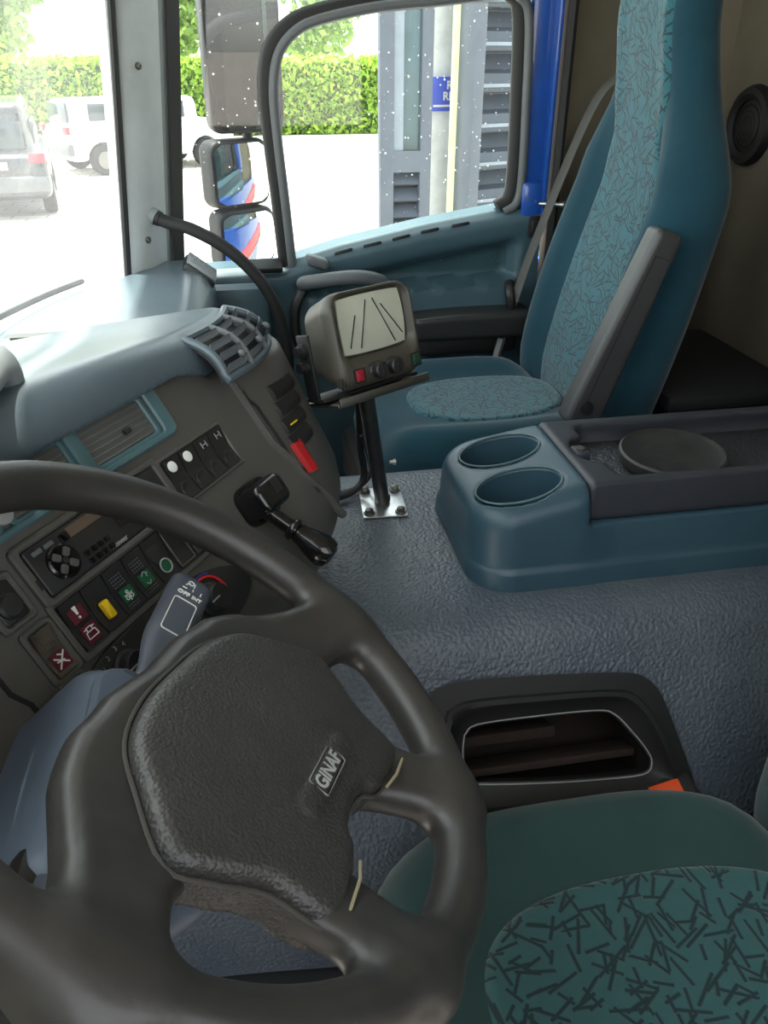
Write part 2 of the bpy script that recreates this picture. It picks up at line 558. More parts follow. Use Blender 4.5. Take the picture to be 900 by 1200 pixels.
M_webbing = mat('grey_belt_webbing', (104, 104, 100), .8, bump=('noise', 900, .5, .0006))
M_bin = mat('dusty_brown_bin', (40, 31, 25), .9, var=(20, (28, 23, 20), .9))
M_wood = mat('brown_ledge', (50, 37, 29), .85, var=(30, (36, 28, 23), .9))
M_disc = mat('dusty_black_rubber', (22, 22, 22), .55, bump=('noise', 120, .5, .001), var=(24, (58, 58, 56), .35))
M_tray = mat('slate_black_tray_plastic', (44, 47, 54), .5, bump=('noise', 500, .2, .0004), var=(9, (36, 39, 45), .8))
M_mat = mat('pebbled_black_mat', (38, 40, 44), .45, bump=('pebble', 230, 1.0, .0016))
M_floor = mat('dark_rubber_floor', (26, 30, 32), .8, bump=('noise', 200, .4, .001))
M_binpale = mat('pale_grey_blue_plastic', (150, 160, 168), .5)
M_cloth = mat('headliner_cloth', (150, 146, 134), .95)
M_mirror = mat('mirror_silver', (200, 206, 206), .02, 1)
M_glassw = glass_mat('windscreen_glass', (232, 240, 236), .085, .06)
M_glassd = glass_mat('door_glass', (226, 236, 232), .012, .05)
M_drop = glass_mat('raindrop_water', (240, 244, 244), .4, .12, (250, 252, 252))
M_seamd = mat('dusty_pad_seam', (58, 56, 52), .8)
M_groove = mat('dark_seam', (20, 20, 20), .8)
M_seamy = mat('dusty_seam', (134, 124, 98), .8)

# ------------------------------------------------------------------ outside
GZ = -1.35
M_ground = mat('pale_concrete_paving', (196, 190, 180), .85, var=(.6, (176, 168, 158), .8))
# paver joints in the ground material (too far away to tell the blocks apart)
nt = M_ground.node_tree
br = nt.nodes.new('ShaderNodeTexBrick'); br.inputs['Scale'].default_value = 1.0
br.inputs['Brick Width'].default_value = .6; br.inputs['Row Height'].default_value = .3; br.inputs['Mortar Size'].default_value = .02
br.inputs['Color1'].default_value = (.62, .58, .53, 1); br.inputs['Color2'].default_value = (.50, .46, .42, 1); br.inputs['Mortar'].default_value = (.36, .33, .30, 1)
tcg = nt.nodes.new('ShaderNodeTexCoord'); nt.links.new(tcg.outputs['Object'], br.inputs['Vector'])
nt.links.new(br.outputs['Color'], nt.nodes['Principled BSDF'].inputs['Base Color'])
tag(obj('ground', box((0, 20, GZ-.1), (4000, 4000, .2)), M_ground, smooth=0), 'pale block paving outside the truck', None, kind='structure')

def leaves(n, pos, size, flat=.6):
    """n leaf cards (pos: n x 3) at random turns"""
    a = RNG.normal(size=(n, 3)); a /= np.linalg.norm(a, axis=1)[:, None]
    b = RNG.normal(size=(n, 3)); b -= (a*b).sum(1)[:, None]*a; b /= np.linalg.norm(b, axis=1)[:, None]
    s = size*(.6+.8*RNG.random(n))[:, None]
    nn = np.cross(a, b)
    V = np.stack([pos-a*s, pos-b*s*flat+nn*s*.15, pos+a*s, pos+b*s*flat+nn*s*.15], 1).reshape(-1, 3)
    F = [(4*i, 4*i+1, 4*i+2, 4*i+3) for i in range(n)]
    return (V, F)

M_leafh = leaf_mat('hedge_leaf', (186, 214, 84), (112, 156, 44))
M_leaft = leaf_mat('tree_leaf', (180, 206, 110), (110, 150, 66))
M_hedgecore = mat('hedge_core', (40, 66, 24), .9, var=(2, (60, 92, 34), .8))
M_bark = mat('tree_bark', (92, 78, 62), .9, bump=('noise', 20, .6, .02))

hd = thing('hedge', 'long clipped green hedge standing beyond the paving', 'hedge', T(-2, 31, GZ))
obj('hedge_core', box((0, .5, 1.1), (30, .9, 2.15), .15), M_hedgecore, hd)
n = 30000
hp = np.stack([RNG.uniform(-15, 15, n), RNG.uniform(-.15, .2, n)+.12*np.sin(RNG.uniform(0, 40, n)), RNG.uniform(.02, 2.3, n)], 1)
m2 = RNG.random(n) < .25
hp[m2, 1] = RNG.uniform(0, 1.1, m2.sum()); hp[m2, 2] = 2.2+RNG.normal(0, .1, m2.sum())
tag(obj('foliage', leaves(n, hp, .11), M_leafh, hd, smooth=0), 'small sunlit green leaves', None, kind='stuff')

def tree(x, y, h, r, label, n=5000, seed=1):
    rg = np.random.default_rng(seed)
    t = thing('tree', label, 'tree', T(x, y, GZ), 'trees behind the hedge')
    obj('trunk', tube(cr([(0, 0, 0), (.06*h*.3, .1, h*.25), (-.02*h, 0, h*.55), (.02*h, .1, h*.8)], 5), np.linspace(.03*h, .008*h, 16), 8), M_bark, t)
    P = []
    for k in range(14):
        c = rg.normal(size=3); c /= np.linalg.norm(c)
        c = c*np.array([r*.62, r*.62, h*.26])+np.array([0, 0, h*.64])
        q = rg.normal(size=(n//14, 3)); q /= np.linalg.norm(q, axis=1)[:, None]
        q *= (rg.random(n//14)**.4)[:, None]*r*.52
        P.append(c+q)
    P = np.vstack(P); P = P[P[:, 2] > .5]
    tag(obj('crown', leaves(len(P), P, .17), M_leaft, t, smooth=0), kind='stuff')
tree(-8.3, 36, 7.5, 2.0, 'broad leafy tree behind the hedge, seen through the windscreen', seed=2)
tree(-2.0, 37, 8.0, 1.9, 'leafy tree behind the hedge, just right of the pale pillar', seed=3)
tree(3.6, 38, 7.0, 2.2, 'leafy tree behind the hedge, seen through the door window', seed=4)
tree(9.2, 36, 6.5, 2.0, 'leafy tree behind the hedge, next to the grey building', seed=5)
tree(-14.5, 39, 8.5, 2.4, 'leafy tree at the far left behind the windscreen glare', seed=6)

# grey building with ribbed cladding
M_clad = mat('blue_grey_metal_cladding', (62, 69, 79), .5, .2, var=(3, (56, 63, 73), .6))
M_cladtop = mat('sunlit_rib_top_and_bar_grey', (120, 130, 140), .5, .1)  # paler cladding tone for sunlit rib tops, also the glazing bar
M_bframe = mat('slate_grey_frame', (78, 85, 96), .5)
M_bwhite = mat('white_render', (236, 238, 238), .7)
M_sign = mat('blue_sign_board', (60, 84, 200), .5)
M_bglass = mat('dark_window_pane', (70, 92, 100), .1, var=(1.5, (40, 58, 56), .9))
M_bpale = mat('pale_green_metal_edge', (196, 208, 160), .5)
bd = Vector((.94, .342, 0)).normalized(); bnm = Vector((bd.y, -bd.x, 0))
MB = frame((1.66, 6.0, GZ), bd, Vector((0, 0, 1)), bnm)      # local: x along the wall, y up, z out of the wall
bl = thing('building', 'grey building clad in ribbed metal, seen through the door window', 'building', MB)
obj('wall', box((4.6, 2.6, -.32), (9.0, 5.2, .4)), M_clad, bl, smooth=0)
obj('corner_post', box((.015, 2.6, -.02), (.085, 5.2, .2), .008), M_bframe, bl)
sl_prof = [(.0, -.115), (.012, .018), (.028, .028), (.05, .022), (.125, .0), (.15, -.06), (.24, -.112)]
sv = []
for xx in (.058, 9.0):
    for yy, zz in sl_prof: sv.append((xx, yy, zz))
k = len(sl_prof)
sg_ = (np.array(sv), [(i, i+1, k+i+1, k+i) for i in range(k-1)]+[tuple(range(k))[::-1], tuple(range(k, 2*k)), (0, k, 2*k-1, k-1)])
rib0 = None
for i in range(20):
    if rib0 is None:
        rib0 = obj('cladding_rib', sg_, M_clad, bl, smooth=0); r_ = rib0
    else:
        r_ = rib0.copy(); link(r_, bl)
    r_.location = (0, .04+i*.25, 0)
    e_ = obj('rib_sunlit_edge', box((4.53, .052, .026), (8.94, .022, .008)), M_cladtop, r_, smooth=0) if i == 0 else None  # pale strip paints the sunlight along each rib top
    if i == 0: edge0 = e_
    else:
        e_ = edge0.copy(); link(e_, r_)
# glazed louvre door beside the building
MDr = frame((1.03, 6.05, GZ), Vector((1, .02, 0)).normalized(), Vector((0, 0, 1)), Vector((.02, -1, 0)).normalized())
gd = thing('glazed_door', 'tall grey louvred door with a narrow glass panel left of the white post', 'door', MDr)
obj('frame', join(box((.05, 2.1, 0), (.1, 4.2, .08), .006), box((.33, 2.1, 0), (.08, 4.2, .08), .006), box((.2, 1.87, 0), (.3, .14, .078)), box((.2, 4.1, 0), (.3, .2, .078)), box((.2, .06, 0), (.3, .12, .078)), box((.2, 3.05, -.02), (.28, .03, .03))), M_bframe, gd)
gp = obj('glass_pane', box((.2, 2.98, -.01), (.22, 2.2, .012)), M_bglass, gd, smooth=0)
obj('glazing_bar', box((.135, 2.97, .01), (.07, 2.14, .02)), M_cladtop, gd, smooth=0)
lv0 = None
for i in range(15):
    g_ = xf(box((0, 0, 0), (.22, .10, .012)), RX(-38))
    if lv0 is None: lv0 = obj('louvre', g_, M_clad, gd, smooth=0); q_ = lv0
    else: q_ = lv0.copy(); link(q_, gd)
    q_.location = (.2, .19+i*.112, 0)
obj('back_panel', box((.2, .95, -.06), (.24, 1.8, .01)), M_black, gd, smooth=0)
# white post with sign
wp = thing('white_post', 'broad white post carrying a blue sign', 'post', frame((1.53, 6.45, GZ), Vector((1, .1, 0)).normalized(), Vector((0, 0, 1)), Vector((.1, -1, 0)).normalized()))
obj('shaft', box((0, 2.4, 0), (.30, 4.8, .2), .01), M_bwhite, wp)
sgn = thing('sign', 'blue sign with white lettering fixed on the white post', 'sign', frame((1.60, 6.32, .93), Vector((1, .1, 0)).normalized(), Vector((0, 0, 1)), Vector((.1, -1, 0)).normalized()))
obj('board', box((0, 0, 0), (.30, .22, .012), .002), M_sign, sgn)
obj('lettering', join(xf(text('R', .075, .001, .002), T(-.01, .055, .008)), xf(text('RIC', .075, .001, .002), T(.0, -.015, .008)), box((.005, -.075, .007), (.27, .014, .002))), M_white, sgn, smooth=0)
ep = thing('edge_post', 'thin pale green metal post in front of the blue sign', 'post', T(1.585, 6.12, GZ))
obj('shaft', box((0, 0, 2.2), (.06, .05, 4.4), .006), M_bpale, ep)
obj('foot', box((0, 0, .01), (.12, .12, .02), .003), M_bframe, ep)

# cars in the yard
M_carblk = mat('dark_car_paint', (40, 42, 46), .25, coat=.6)
M_carwht = mat('white_car_paint', (226, 228, 230), .3, coat=.5)
M_carglass = mat('tinted_car_glass', (60, 70, 74), .08)
M_tyre = mat('tyre_rubber', (28, 28, 28), .8)
M_bump = mat('grey_bumper_plastic', (96, 98, 100), .6)
def car(name, label, M, paint, h=1.75):
    t = thing(name, label, 'car', M)
    # local: x across, y forwards (away), z up; origin under the rear bumper centre
    def body(X, Y, Z):
        lo_ = d_box(X, Y, Z, (0, 2.15, .68), (.90, 2.15, .36), .16)
        up_ = d_box(X, Y, Z, (0, 1.75+.05, (h+.9)/2), (.74, 1.65, (h-.9)/2+.16), .22)+np.maximum(Z-1.0, 0)*.10
        d = smin(lo_, up_, .10)
        for yy in (.78, 3.45):
            w = np.hypot(Y-yy, Z-.33)-.38
            d = smax(d, -np.maximum(w, .55-np.abs(X)), .02)
        return d
    obj('body', sdf_mesh(body, (-1.05, -.1, .2), (1.05, 4.45, h+.2), .05), paint, t, smooth=60)
    obj('rear_window', box((0, .16, 1.33), (1.18, .05, .42), .02), M_carglass, t)
    for s in (-1, 1):
        obj('side_window', box((s*.735, 1.8, 1.33), (.05, 2.4, .36), .02), M_carglass, t)
        obj('tail_light', box((s*.74, .02, .98), (.26, .09, .16), .02), M_redbtn, t)
        for yy in (.78, 3.45):
            w = obj('wheel', xf(lathe([(.0, -.1), (.2, -.1), (.30, -.11), (.335, -.08), (.335, .08), (.30, .11), (.2, .1), (0, .1)], 20), T(s*.80, yy, .335) @ RY(90)), M_tyre, t)
            obj('hub_cap', xf(lathe([(0, .0), (.19, 0), (.19, .012), (0, .03)], 16), T(s*.905, yy, .335) @ RY(90 if s > 0 else -90)), M_zinc, w)
    obj('bumper', box((0, .03, .58), (1.76, .18, .26), .05), M_bump, t)
    obj('number_plate', box((0, -.03, .88), (.52, .02, .12), .004), M_bwhite, t)
    return t
car('parked_car', 'dark estate car parked ahead, seen from behind through the windscreen', T(-3.95, 15.3, GZ) @ RZ(10), M_carblk, 1.72)
car('parked_car', 'white car parked further off beyond the dark one', T(-4.0, 21.5, GZ) @ RZ(-60), M_carwht, 1.5)

# ------------------------------------------------------------------ cab shell
tag(obj('floor', box((.35, 1.0, .06), (1.7, 2.0, .06)), M_floor, smooth=0), 'dark rubber cab floor', None, kind='structure')
tag(obj('ceiling', shell(np.array([[(x, y, 1.80+.03*math.sin(PI*(y)/2)) for y in np.linspace(-.17, 2.02, 8)] for x in np.linspace(-.32, 1.2, 6)]), (0, 0, .05)), M_cloth), 'cab roof lining', None, kind='structure')
wr = thing('wall_rear', 'beige grey cloth rear wall of the cab', None, T(1.15, 1, 0), kind='structure')
obj('panel', box((.03, -.07, .92), (.06, 2.20, 1.8), .01), M_beige, wr)
ws = thing('wall_right', 'beige grey cloth side wall behind the passenger door', None, T(.95, 1.97, 0), kind='structure')
Pw = [[(x, .0+.02*math.sin((x+.2)*9)-.03*smooth01(np.array(x), .1, .2), z) for x in np.linspace(-.185, .2, 18)] for z in np.linspace(.1, 1.82, 6)]
obj('panel', shell(Pw, (0, .05, 0)), M_beige, ws)
for (x, z, r, m) in ((-.10, .945, .018, M_beige), (.09, .62, .018, M_black)):
    obj('trim_stud', xf(lathe([(0, .012), (r*.6, .010), (r, .003), (r, -.01)][::-1], 18), T(x, -.005, z) @ RX(90)), m, ws)
tag(obj('wall_left', join(box((1.0, .02, .95), (.36, .05, 1.75), .01), box((-.33, .06, .55), (.3, .05, 1.0), .01), box((.30, -.14, .48), (1.10, .06, .84), .02), box((.30, -.14, 1.71), (1.10, .06, .2), .02), box((-.17, -.14, 1.2), (.16, .06, .9), .02), box((.74, -.14, 1.2), (.24, .06, .9), .02)), M_beige), 'unseen driver side cab wall, door closed up to a window to cut side light', None, kind='structure')  # out of view; closed door and small window opening shaped to cut fill light
tag(obj('wall_front', box((-.44, 1.0, .36), (.05, 1.1, .58), .02), M_floor), 'dark bulkhead below the windscreen', None, kind='structure')

# windscreen: base curve and height
WS = cr([(-.11, .06), (-.26, .24), (-.38, .5), (-.44, .8), (-.455, 1.03), (-.44, 1.26), (-.385, 1.52), (-.31, 1.68), (-.235, 1.775)], 5)
def ws_pt(p, z):
    return (p[0]+.095*(z-.79), p[1]-.03*(z-.79)*np.sign(p[1]-1.03)*abs(p[1]-1.03), z)
w1 = thing('window_1', 'bright hazy windscreen', None, T(0, 0, 0), kind='structure')
zs = np.linspace(.70, 1.80, 8)
obj('glass', grid([[ws_pt(p, z) for p in WS] for z in zs]), M_glassw, w1, smooth=180)
obj('lower_seal', tube([ws_pt(p, .715) for p in WS], .014, 8), M_rub, w1)
obj('upper_seal', tube([ws_pt(p, 1.79) for p in WS], .014, 8), M_rub, w1)
obj('side_seal', tube([ws_pt(WS[-1], z) for z in np.linspace(.70, 1.8, 8)], .008, 8), M_rub, w1)
obj('side_seal', tube([ws_pt(WS[0], z) for z in np.linspace(.70, 1.8, 8)], .008, 8), M_rub, w1)

# right windscreen pillar
tp = thing('trim_1', 'pale grey windscreen pillar trim', None, T(0, 0, 0), kind='structure')
def pil(z, k):
    q = (z-.79)
    pts = [(-.238+.078*q, 1.772), (-.222+.078*q, 1.775), (-.185+.085*q, 1.815), (-.168+.09*q, 1.86), (-.160+.095*q, 1.885), (-.150+.098*q, 1.905), (-.128+.10*q, 1.935)]
    return [(x, y, z) for x, y in pts]
zz = np.linspace(.70, 1.82, 14)
Pp = np.array([pil(z, 0) for z in zz])
obj('trim_panel', shell(Pp[:, 0:5], (-.02, .03, 0)), M_pillar, tp, smooth=60)
obj('trim_return', shell(Pp[:, 4:6], (-.02, .03, 0)), M_pillard, tp, smooth=60)
obj('door_rubber', shell(Pp[:, 5:7]+np.array([.004, -.004, 0]), (-.02, .04, 0)), M_rub, tp, smooth=60)
for z in (.855, 1.175):
    c = pil(z, 0)[2]
    nrm = Vector((.75, -.66, 0)).normalized()
    obj('screw', xf(lathe([(.007, -.002), (.007, .001), (.004, .003), (0, .002)], 12), frame((c[0]-.006, c[1]-.012, c[2]), nrm.orthogonal().normalized(), nrm.cross(nrm.orthogonal().normalized()), nrm)), M_zinc, tp)

# blue door post behind the window
tb = thing('trim_2', 'blue painted door post with black seal', None, T(0, 0, 0), kind='structure')
obj('painted_post', box((.712, 2.0, 1.33), (.072, .07, .98), .012), M_blue, tb)
obj('painted_lip', box((.733, 1.955, 1.33), (.012, .04, .98), .004), M_blue, tb)
obj('post_seal', tube([(.757, 1.935, z) for z in np.linspace(.30, 1.8, 8)], .012, 8), M_rub, tb)
obj('post_foot', xf(box((.705, 1.95, .885), (.05, .02, .09), .01), T()), M_blue, tb)

# ------------------------------------------------------------------ passenger door
def sill(x): return float(np.interp(x, [-.16, .02, .10, .117, .241, .448, .679, .75], [.748, .752, .755, .762, .797, .838, .873, .88]))
dr = thing('door_1', 'passenger door with blue grey panel, closed', None, T(0, 1.95, 0), kind='structure')
xs = np.linspace(-.15, .735, 90); ts = np.linspace(0, 1, 70)
PD = []
for t in ts:
    row = []
    for x in xs:
        zt = sill(x)
        z = .12+(zt-.12)*t
        y = 0.0
        # scooped recess under the sill
        up = zt-.045-.02*smooth01(np.array(x), .1, .3); lo = .695+.02*(x-.4)
        inx = smooth01(np.array(x), .115, .16)*(1-smooth01(np.array(x), .655, .685))
        inz = smooth01(np.array(z), lo-.004, lo+.008)*(1-smooth01(np.array(z), up-.035, up))
        y += .045*float(inx*inz)
        # belly below the ledge
        y -= .030*float(inx*(1-smooth01(np.array(z), lo-.002, lo+.01))*smooth01(np.array(z), .45, .62))
        # sill rolls away from the room
        y += .03*float(smooth01(np.array(zt-z), -.001, .02)*-1+1)
        y -= .012*float(smooth01(np.array(.06-abs(zt-.03-z)), 0, .06))
        row.append((x, y, z))
    PD.append(row)
obj('panel', shell(PD, (0, .08, 0)), M_door, dr, smooth=60)
# demister slots along the sill
slot = None
for x in (.245, .315, .385, .455, .53):
    a = math.atan2(sill(x+.02)-sill(x-.02), .04)
    g = xf(prism(rr(.045, .007, .0034, 3), -.003, .002, .001), T(x, -.004, sill(x)-.012) @ Matrix.Rotation(-a, 4, 'Y') @ RX(70))
    obj('demister_slot', g, M_black, dr)
# black window surround with rounded front corner
fr = cr([(.112, .0, .74), (.103, .0, .90), (.093, .0, 1.05), (.092, .0, 1.14), (.108, .0, 1.205), (.15, 0, 1.247), (.21, 0, 1.268), (.32, 0, 1.288), (.45, 0, 1.30), (.60, 0, 1.315), (.63, 0, 1.31), (.655, 0, 1.27), (.664, 0, 1.1), (.668, 0, .95), (.66, 0, .89), (.63, 0, .868)], 5)
obj('window_surround', tube(fr, .021, 10, flat=(.9, 1.0)), M_rub, dr, smooth=60, M=T(0, .03, 0))
obj('window_channel', tube(fr, .011, 8), M_grey, dr, smooth=60, M=T(.012, .012, -.008))
obj('glass', grid([[(x, .035, z) for x in np.linspace(.09, .68, 5)] for z in np.linspace(.72, 1.33, 5)]), M_glassd, dr, smooth=0)
obj('quarter_glass', join(grid([[(x, .05, z) for x in (-.12, 0, .10)] for z in np.linspace(.72, 1.78, 4)]), grid([[(x, .05, z) for x in (.10, .4, .69)] for z in (1.29, 1.5, 1.78)])), M_glassd, dr, smooth=0)
obj('top_rail', box((.29, .03, 1.76), (.86, .06, .06), .015), M_rub, dr)
# armrest, pull handle, small fittings
arm = obj('armrest', sdf_mesh(lambda X, Y, Z: smax(d_box(X, Y, Z, (.55, -.055, .615), (.15, .05, .032), .012), (Z-.655-.10*(X-.55)), .008), (.37, -.13, .56), (.73, .02, .68), .005), M_dark, dr, smooth=60)
obj('armrest_pocket', box((.55, -.03, .555), (.26, .05, .05), .012), M_black, dr)
obj('pull_handle', tube(cr([(.15, -.01, .71), (.145, -.045, .725), (.19, -.065, .735), (.27, -.07, .74), (.33, -.05, .72), (.345, -.02, .68)], 6), .017, 12), M_grey, dr)
obj('pull_handle_stem', tube(cr([(.15, -.03, .72), (.12, -.04, .66), (.125, -.04, .58), (.17, -.02, .54)], 6), .013, 10), M_dark, dr)
obj('handle_end', tube(cr([(.655, -.03, .70), (.648, -.06, .685), (.655, -.06, .65), (.67, -.03, .63)], 6), .012, 10), M_dark, dr)
obj('lock_knob', sdf_mesh(lambda X, Y, Z: d_box(X, Y, Z+.3*(X-.18), (.18, -.02, .768), (.026, .02, .013), .01), (.14, -.05, .73), (.22, .01, .81), .003), M_grey, dr)
obj('window_switch_plate', xf(box((0, 0, 0), (.085, .045, .014), .004), T(.055, -.015, .762) @ RX(20)), M_black, dr)
sw = obj('rear_switch', xf(prism(rr(.028, .05, .006), 0, .006, .002), T(.712, -.012, .83) @ RX(90)), M_black, dr)
obj('rocker', xf(prism(rr(.014, .026, .003), 0, .004, .001), T(.712, -.018, .83) @ RX(90)), M_dark, sw)
# outer skin, seen in the mirrors
ow = thing('door_2', 'blue outer skin of the cab side with a red stripe', None, T(0, 2.06, 0), kind='structure')
obj('skin', box((.52, .0, -.02), (1.35, .03, 1.50), .01), M_blue, ow)
obj('stripe', xf(box((0, 0, 0), (1.5, .006, .20)), T(.55, .018, .42) @ RY(-10)), M_red, ow, smooth=0)
obj('pale_stripe', xf(box((0, 0, 0), (1.5, .006, .03)), T(.58, .018, .30) @ RY(-14)), M_white, ow, smooth=0)

# rain drops on the door glass (nobody could count them)
dv = []
for i in range(300):
    x, z = RNG.uniform(.30, .66), RNG.uniform(.74, 1.29)
    if RNG.random() < .25: x = RNG.uniform(.12, .66)
    r = .0008+.0018*RNG.random()**2.5
    dv.append(xf(lathe([(r, 0), (r*.7, r*.5), (0, r*.7)], 6), T(x, 1.95+.034, z) @ RX(90)))
for i in range(70):
    x, z = RNG.uniform(-.10, .09), RNG.uniform(.80, 1.29)
    r = .001+.0018*RNG.random()**2
    dv.append(xf(lathe([(r, 0), (r*.7, r*.5), (0, r*.7)], 6), T(x, 1.95+.049, z) @ RX(90)))
tag(obj('raindrops', join(*dv), M_drop), 'tiny white raindrops scattered over the passenger door glass', 'raindrops', kind='stuff')

# door striker pin
st = thing('door_striker', 'chrome striker pin on a black collar beside the blue post', 'striker', frame((.772, 1.905, .883), Vector((0, 0, 1)), Vector((.42, .9, 0)).normalized(), Vector((-.9, .42, 0)).normalized()))
obj('pin', lathe([(0, .062), (.005, .06), (.006, .05), (.006, .012), (.009, .01), (.009, 0)][::-1], 12), M_chrome, st)
obj('collar', lathe([(.012, -.02), (.014, -.012), (.014, -.002), (.010, .002)], 12), M_black, st)

# ------------------------------------------------------------------ grab handle, wiper, mirrors
gh = thing('grab_handle', 'long curved black grab handle running down from the pale pillar', 'handle', T(0, 0, 0))
pth = cr([(-.185, 1.83, .905), (-.145, 1.815, .888), (-.09, 1.80, .872), (-.02, 1.79, .83), (.04, 1.785, .765), (.075, 1.785, .69), (.09, 1.79, .60), (.085, 1.80, .50)], 7)
obj('grip', tube(pth, .0135, 12), M_rub, gh)
obj('pillar_cap', tube(cr([(-.225, 1.845, .935), (-.20, 1.835, .915), (-.165, 1.822, .896)], 6), np.linspace(.012, .017, 13), 12), M_pillard, gh)
obj('end_collar', tube(pth[3:6], .0155, 12), M_black, gh)

wi = thing('wiper', 'black windscreen wiper lying along the foot of the windscreen', 'wiper', T(0, 0, 0))
WB = cr([(-.50, 1.12), (-.445, 1.38), (-.375, 1.58), (-.315, 1.70)], 8)
obj('blade', tube([(x, y, .80) for x, y in WB], .006, 6), M_black, wi)
obj('arm', tube(cr([(-.52, 1.0, .735), (-.51, 1.12, .80), (-.475, 1.30, .815), (-.425, 1.46, .812)], 6), .009, 8), M_black, wi)
obj('pivot', cyl(.02, .70, .745, .004, 16), M_black, wi, M=T(-.52, 1.0, 0))

def mirror(c, w, h, nrm, label, r=.03, conv=1.2):
    nrm = Vector(nrm).normalized(); ex = Vector((0, 0, 1)).cross(nrm).normalized(); ey = nrm.cross(ex)
    t = thing('wing_mirror', label, 'mirror', frame(c, ex, ey, nrm), 'mirrors outside the passenger door')
    obj('housing', sdf_mesh(lambda X, Y, Z: smax(smin(extr(np.maximum(np.abs(X)-w/2+r, 0)*0+np.hypot(np.maximum(np.abs(X)-w/2+r, 0), np.maximum(np.abs(Y)-h/2+r, 0))-r, Z, -.03, .036, .02), 1.0, .001), -extr(np.hypot(np.maximum(np.abs(X)-w/2+r+.008, 0), np.maximum(np.abs(Y)-h/2+r+.008, 0))-r, Z, .02, .022, .002), .002), (-w/2-.02, -h/2-.02, -.08), (w/2+.02, h/2+.02, .02), .006), M_black, t, smooth=60)
    gx = np.linspace(-w/2+.010, w/2-.010, 14); gy = np.linspace(-h/2+.010, h/2-.010, 14)
    P = []
    for y in gy:
        row = []
        for x in gx:
            # squash grid corners into a rounded rectangle
            lim = w/2-.010
            cy_ = abs(y)-(h/2-.010-r*.8)
            if cy_ > 0: lim -= r*.8-math.sqrt(max((r*.8)**2-cy_**2, 0))
            xx = x/(w/2-.010)*lim
            row.append((xx, y, .0035+(.008 if conv < 1 else 0)-(xx*xx+y*y)/(2*conv)))
        P.append(row)
    obj('glass', shell(P, (0, 0, -.002)), M_mirror, t, smooth=60)
    return t
NM = (.55, -.83, .02)
mirror((.055, 2.33, 1.222), .20, .42, (.24, -.97, -.02), 'tall main wing mirror, uppermost outside the passenger door', .03, 6)
mirror((.025, 2.33, .916), .185, .168, (.56, -.82, .0), 'middle square wing mirror, under the tall one', .03, .55)
mirror((.030, 2.33, .748), .185, .158, (.56, -.82, -.05), 'lowest square wing mirror, just above the dashboard', .03, .5)
mb = thing('mirror_bracket', 'black tube bracket carrying the three wing mirrors', 'bracket', T(0, 0, 0))
obj('post', tube([(.05, 2.40, z) for z in np.linspace(.58, 1.62, 6)], .014, 10), M_black, mb)
for z in (.62, 1.60):
    obj('arm', tube(cr([(.05, 2.40, z), (.02, 2.25, z-.01), (-.06, 2.08, z)], 5), .014, 10), M_black, mb)

# ------------------------------------------------------------------ engine cover with storage pocket
ec = thing('engine_cover', 'pebbled blue grey vinyl engine cover between the seats', 'engine cover', T(0, 0, 0))
prof = cr([(1.37, .10), (1.35, .30), (1.325, .46), (1.29, .525), (1.23, .541), (1.13, .542), (1.03, .543), (.93, .542), (.86, .540), (.825, .530), (.80, .505), (.775, .465), (.73, .40), (.685, .323), (.655, .25), (.64, .10)], 4)
xs = np.linspace(-.40, 1.14, 140)
PE = np.array([[(x, y+(.02*smooth01(np.array(.15-x), 0, .3) if y < 1 else 0), z+.02*float(smooth01(np.array(-x), -.05, .2))*(z > .5)) for y, z in prof] for x in xs])
v, f = grid(PE)
HOLE = [(-.158, .078), (.094, .072), (.131, .063), (.154, .036), (.188, -.078), (.166, -.109), (-.165, -.105), (-.170, .04)]
f2 = []
for q in f:
    c = v[list(q)].mean(0)
    t_ = (c[1]-.73)*.504+(c[2]-.40)*.864
    if c[1] < .85 and -.09 < t_ < .07 and float(d_poly(np.array(c[0]-.36), np.array(t_), HOLE)) < -.014: continue
    f2.append(q[::-1])
obj('cover', (v, f2), M_tunnel, ec, smooth=60)
MP = frame((.36, .73, .40), Vector((1, 0, 0)), Vector((0, .504, .864)), Vector((0, -.864, .504)))
po = cr([(-.158, .078), (-.115, .086), (.0, .080), (.094, .072), (.131, .063), (.154, .036), (.173, -.025), (.188, -.078), (.188, -.098), (.166, -.109), (.03, -.108), (-.11, -.110), (-.165, -.105), (-.178, -.06), (-.170, .04), (-.158, .078)], 4)[:-1]
pi_ = cr([(-.121, .016), (-.102, .028), (-.02, .029), (.066, .026), (.092, .017), (.115, -.010), (.134, -.038), (.139, -.056), (.125, -.07), (.057, -.068), (-.02, -.062), (-.103, -.052), (-.121, -.046), (-.125, -.027), (-.125, -.005), (-.121, .016)], 4)[:-1]
po, pi_ = po[::-1], pi_[::-1]
mid = pi_+(po-pi_)*.30
def ringsurf(L):
    n = len(L[0][0]); V, F = [], []
    for p, z in L: V += [(x, y, z) for x, y in p]
    for i in range(len(L)-1):
        for k in range(n):
            k2 = (k+1) % n
            F.append((i*n+k, i*n+k2, (i+1)*n+k2, (i+1)*n+k))
    return (np.array(V), F)
bz = obj('pocket_bezel', ringsurf([(po, -.02), (po, .002), (inset2(po, -.004), .006), (pi_+(po-pi_)*.62, .007), (pi_+(po-pi_)*.58, .013), (pi_+(po-pi_)*.45, .013), (mid, .002), (inset2(pi_, .003), -.004), (pi_, -.008), (pi_, -.03)]), M_black, ec, smooth=50, M=MP)
obj('bezel_edge', tube([(x, y, -.003) for x, y in pi_], .0011, 6, closed=True), M_grprint, bz)
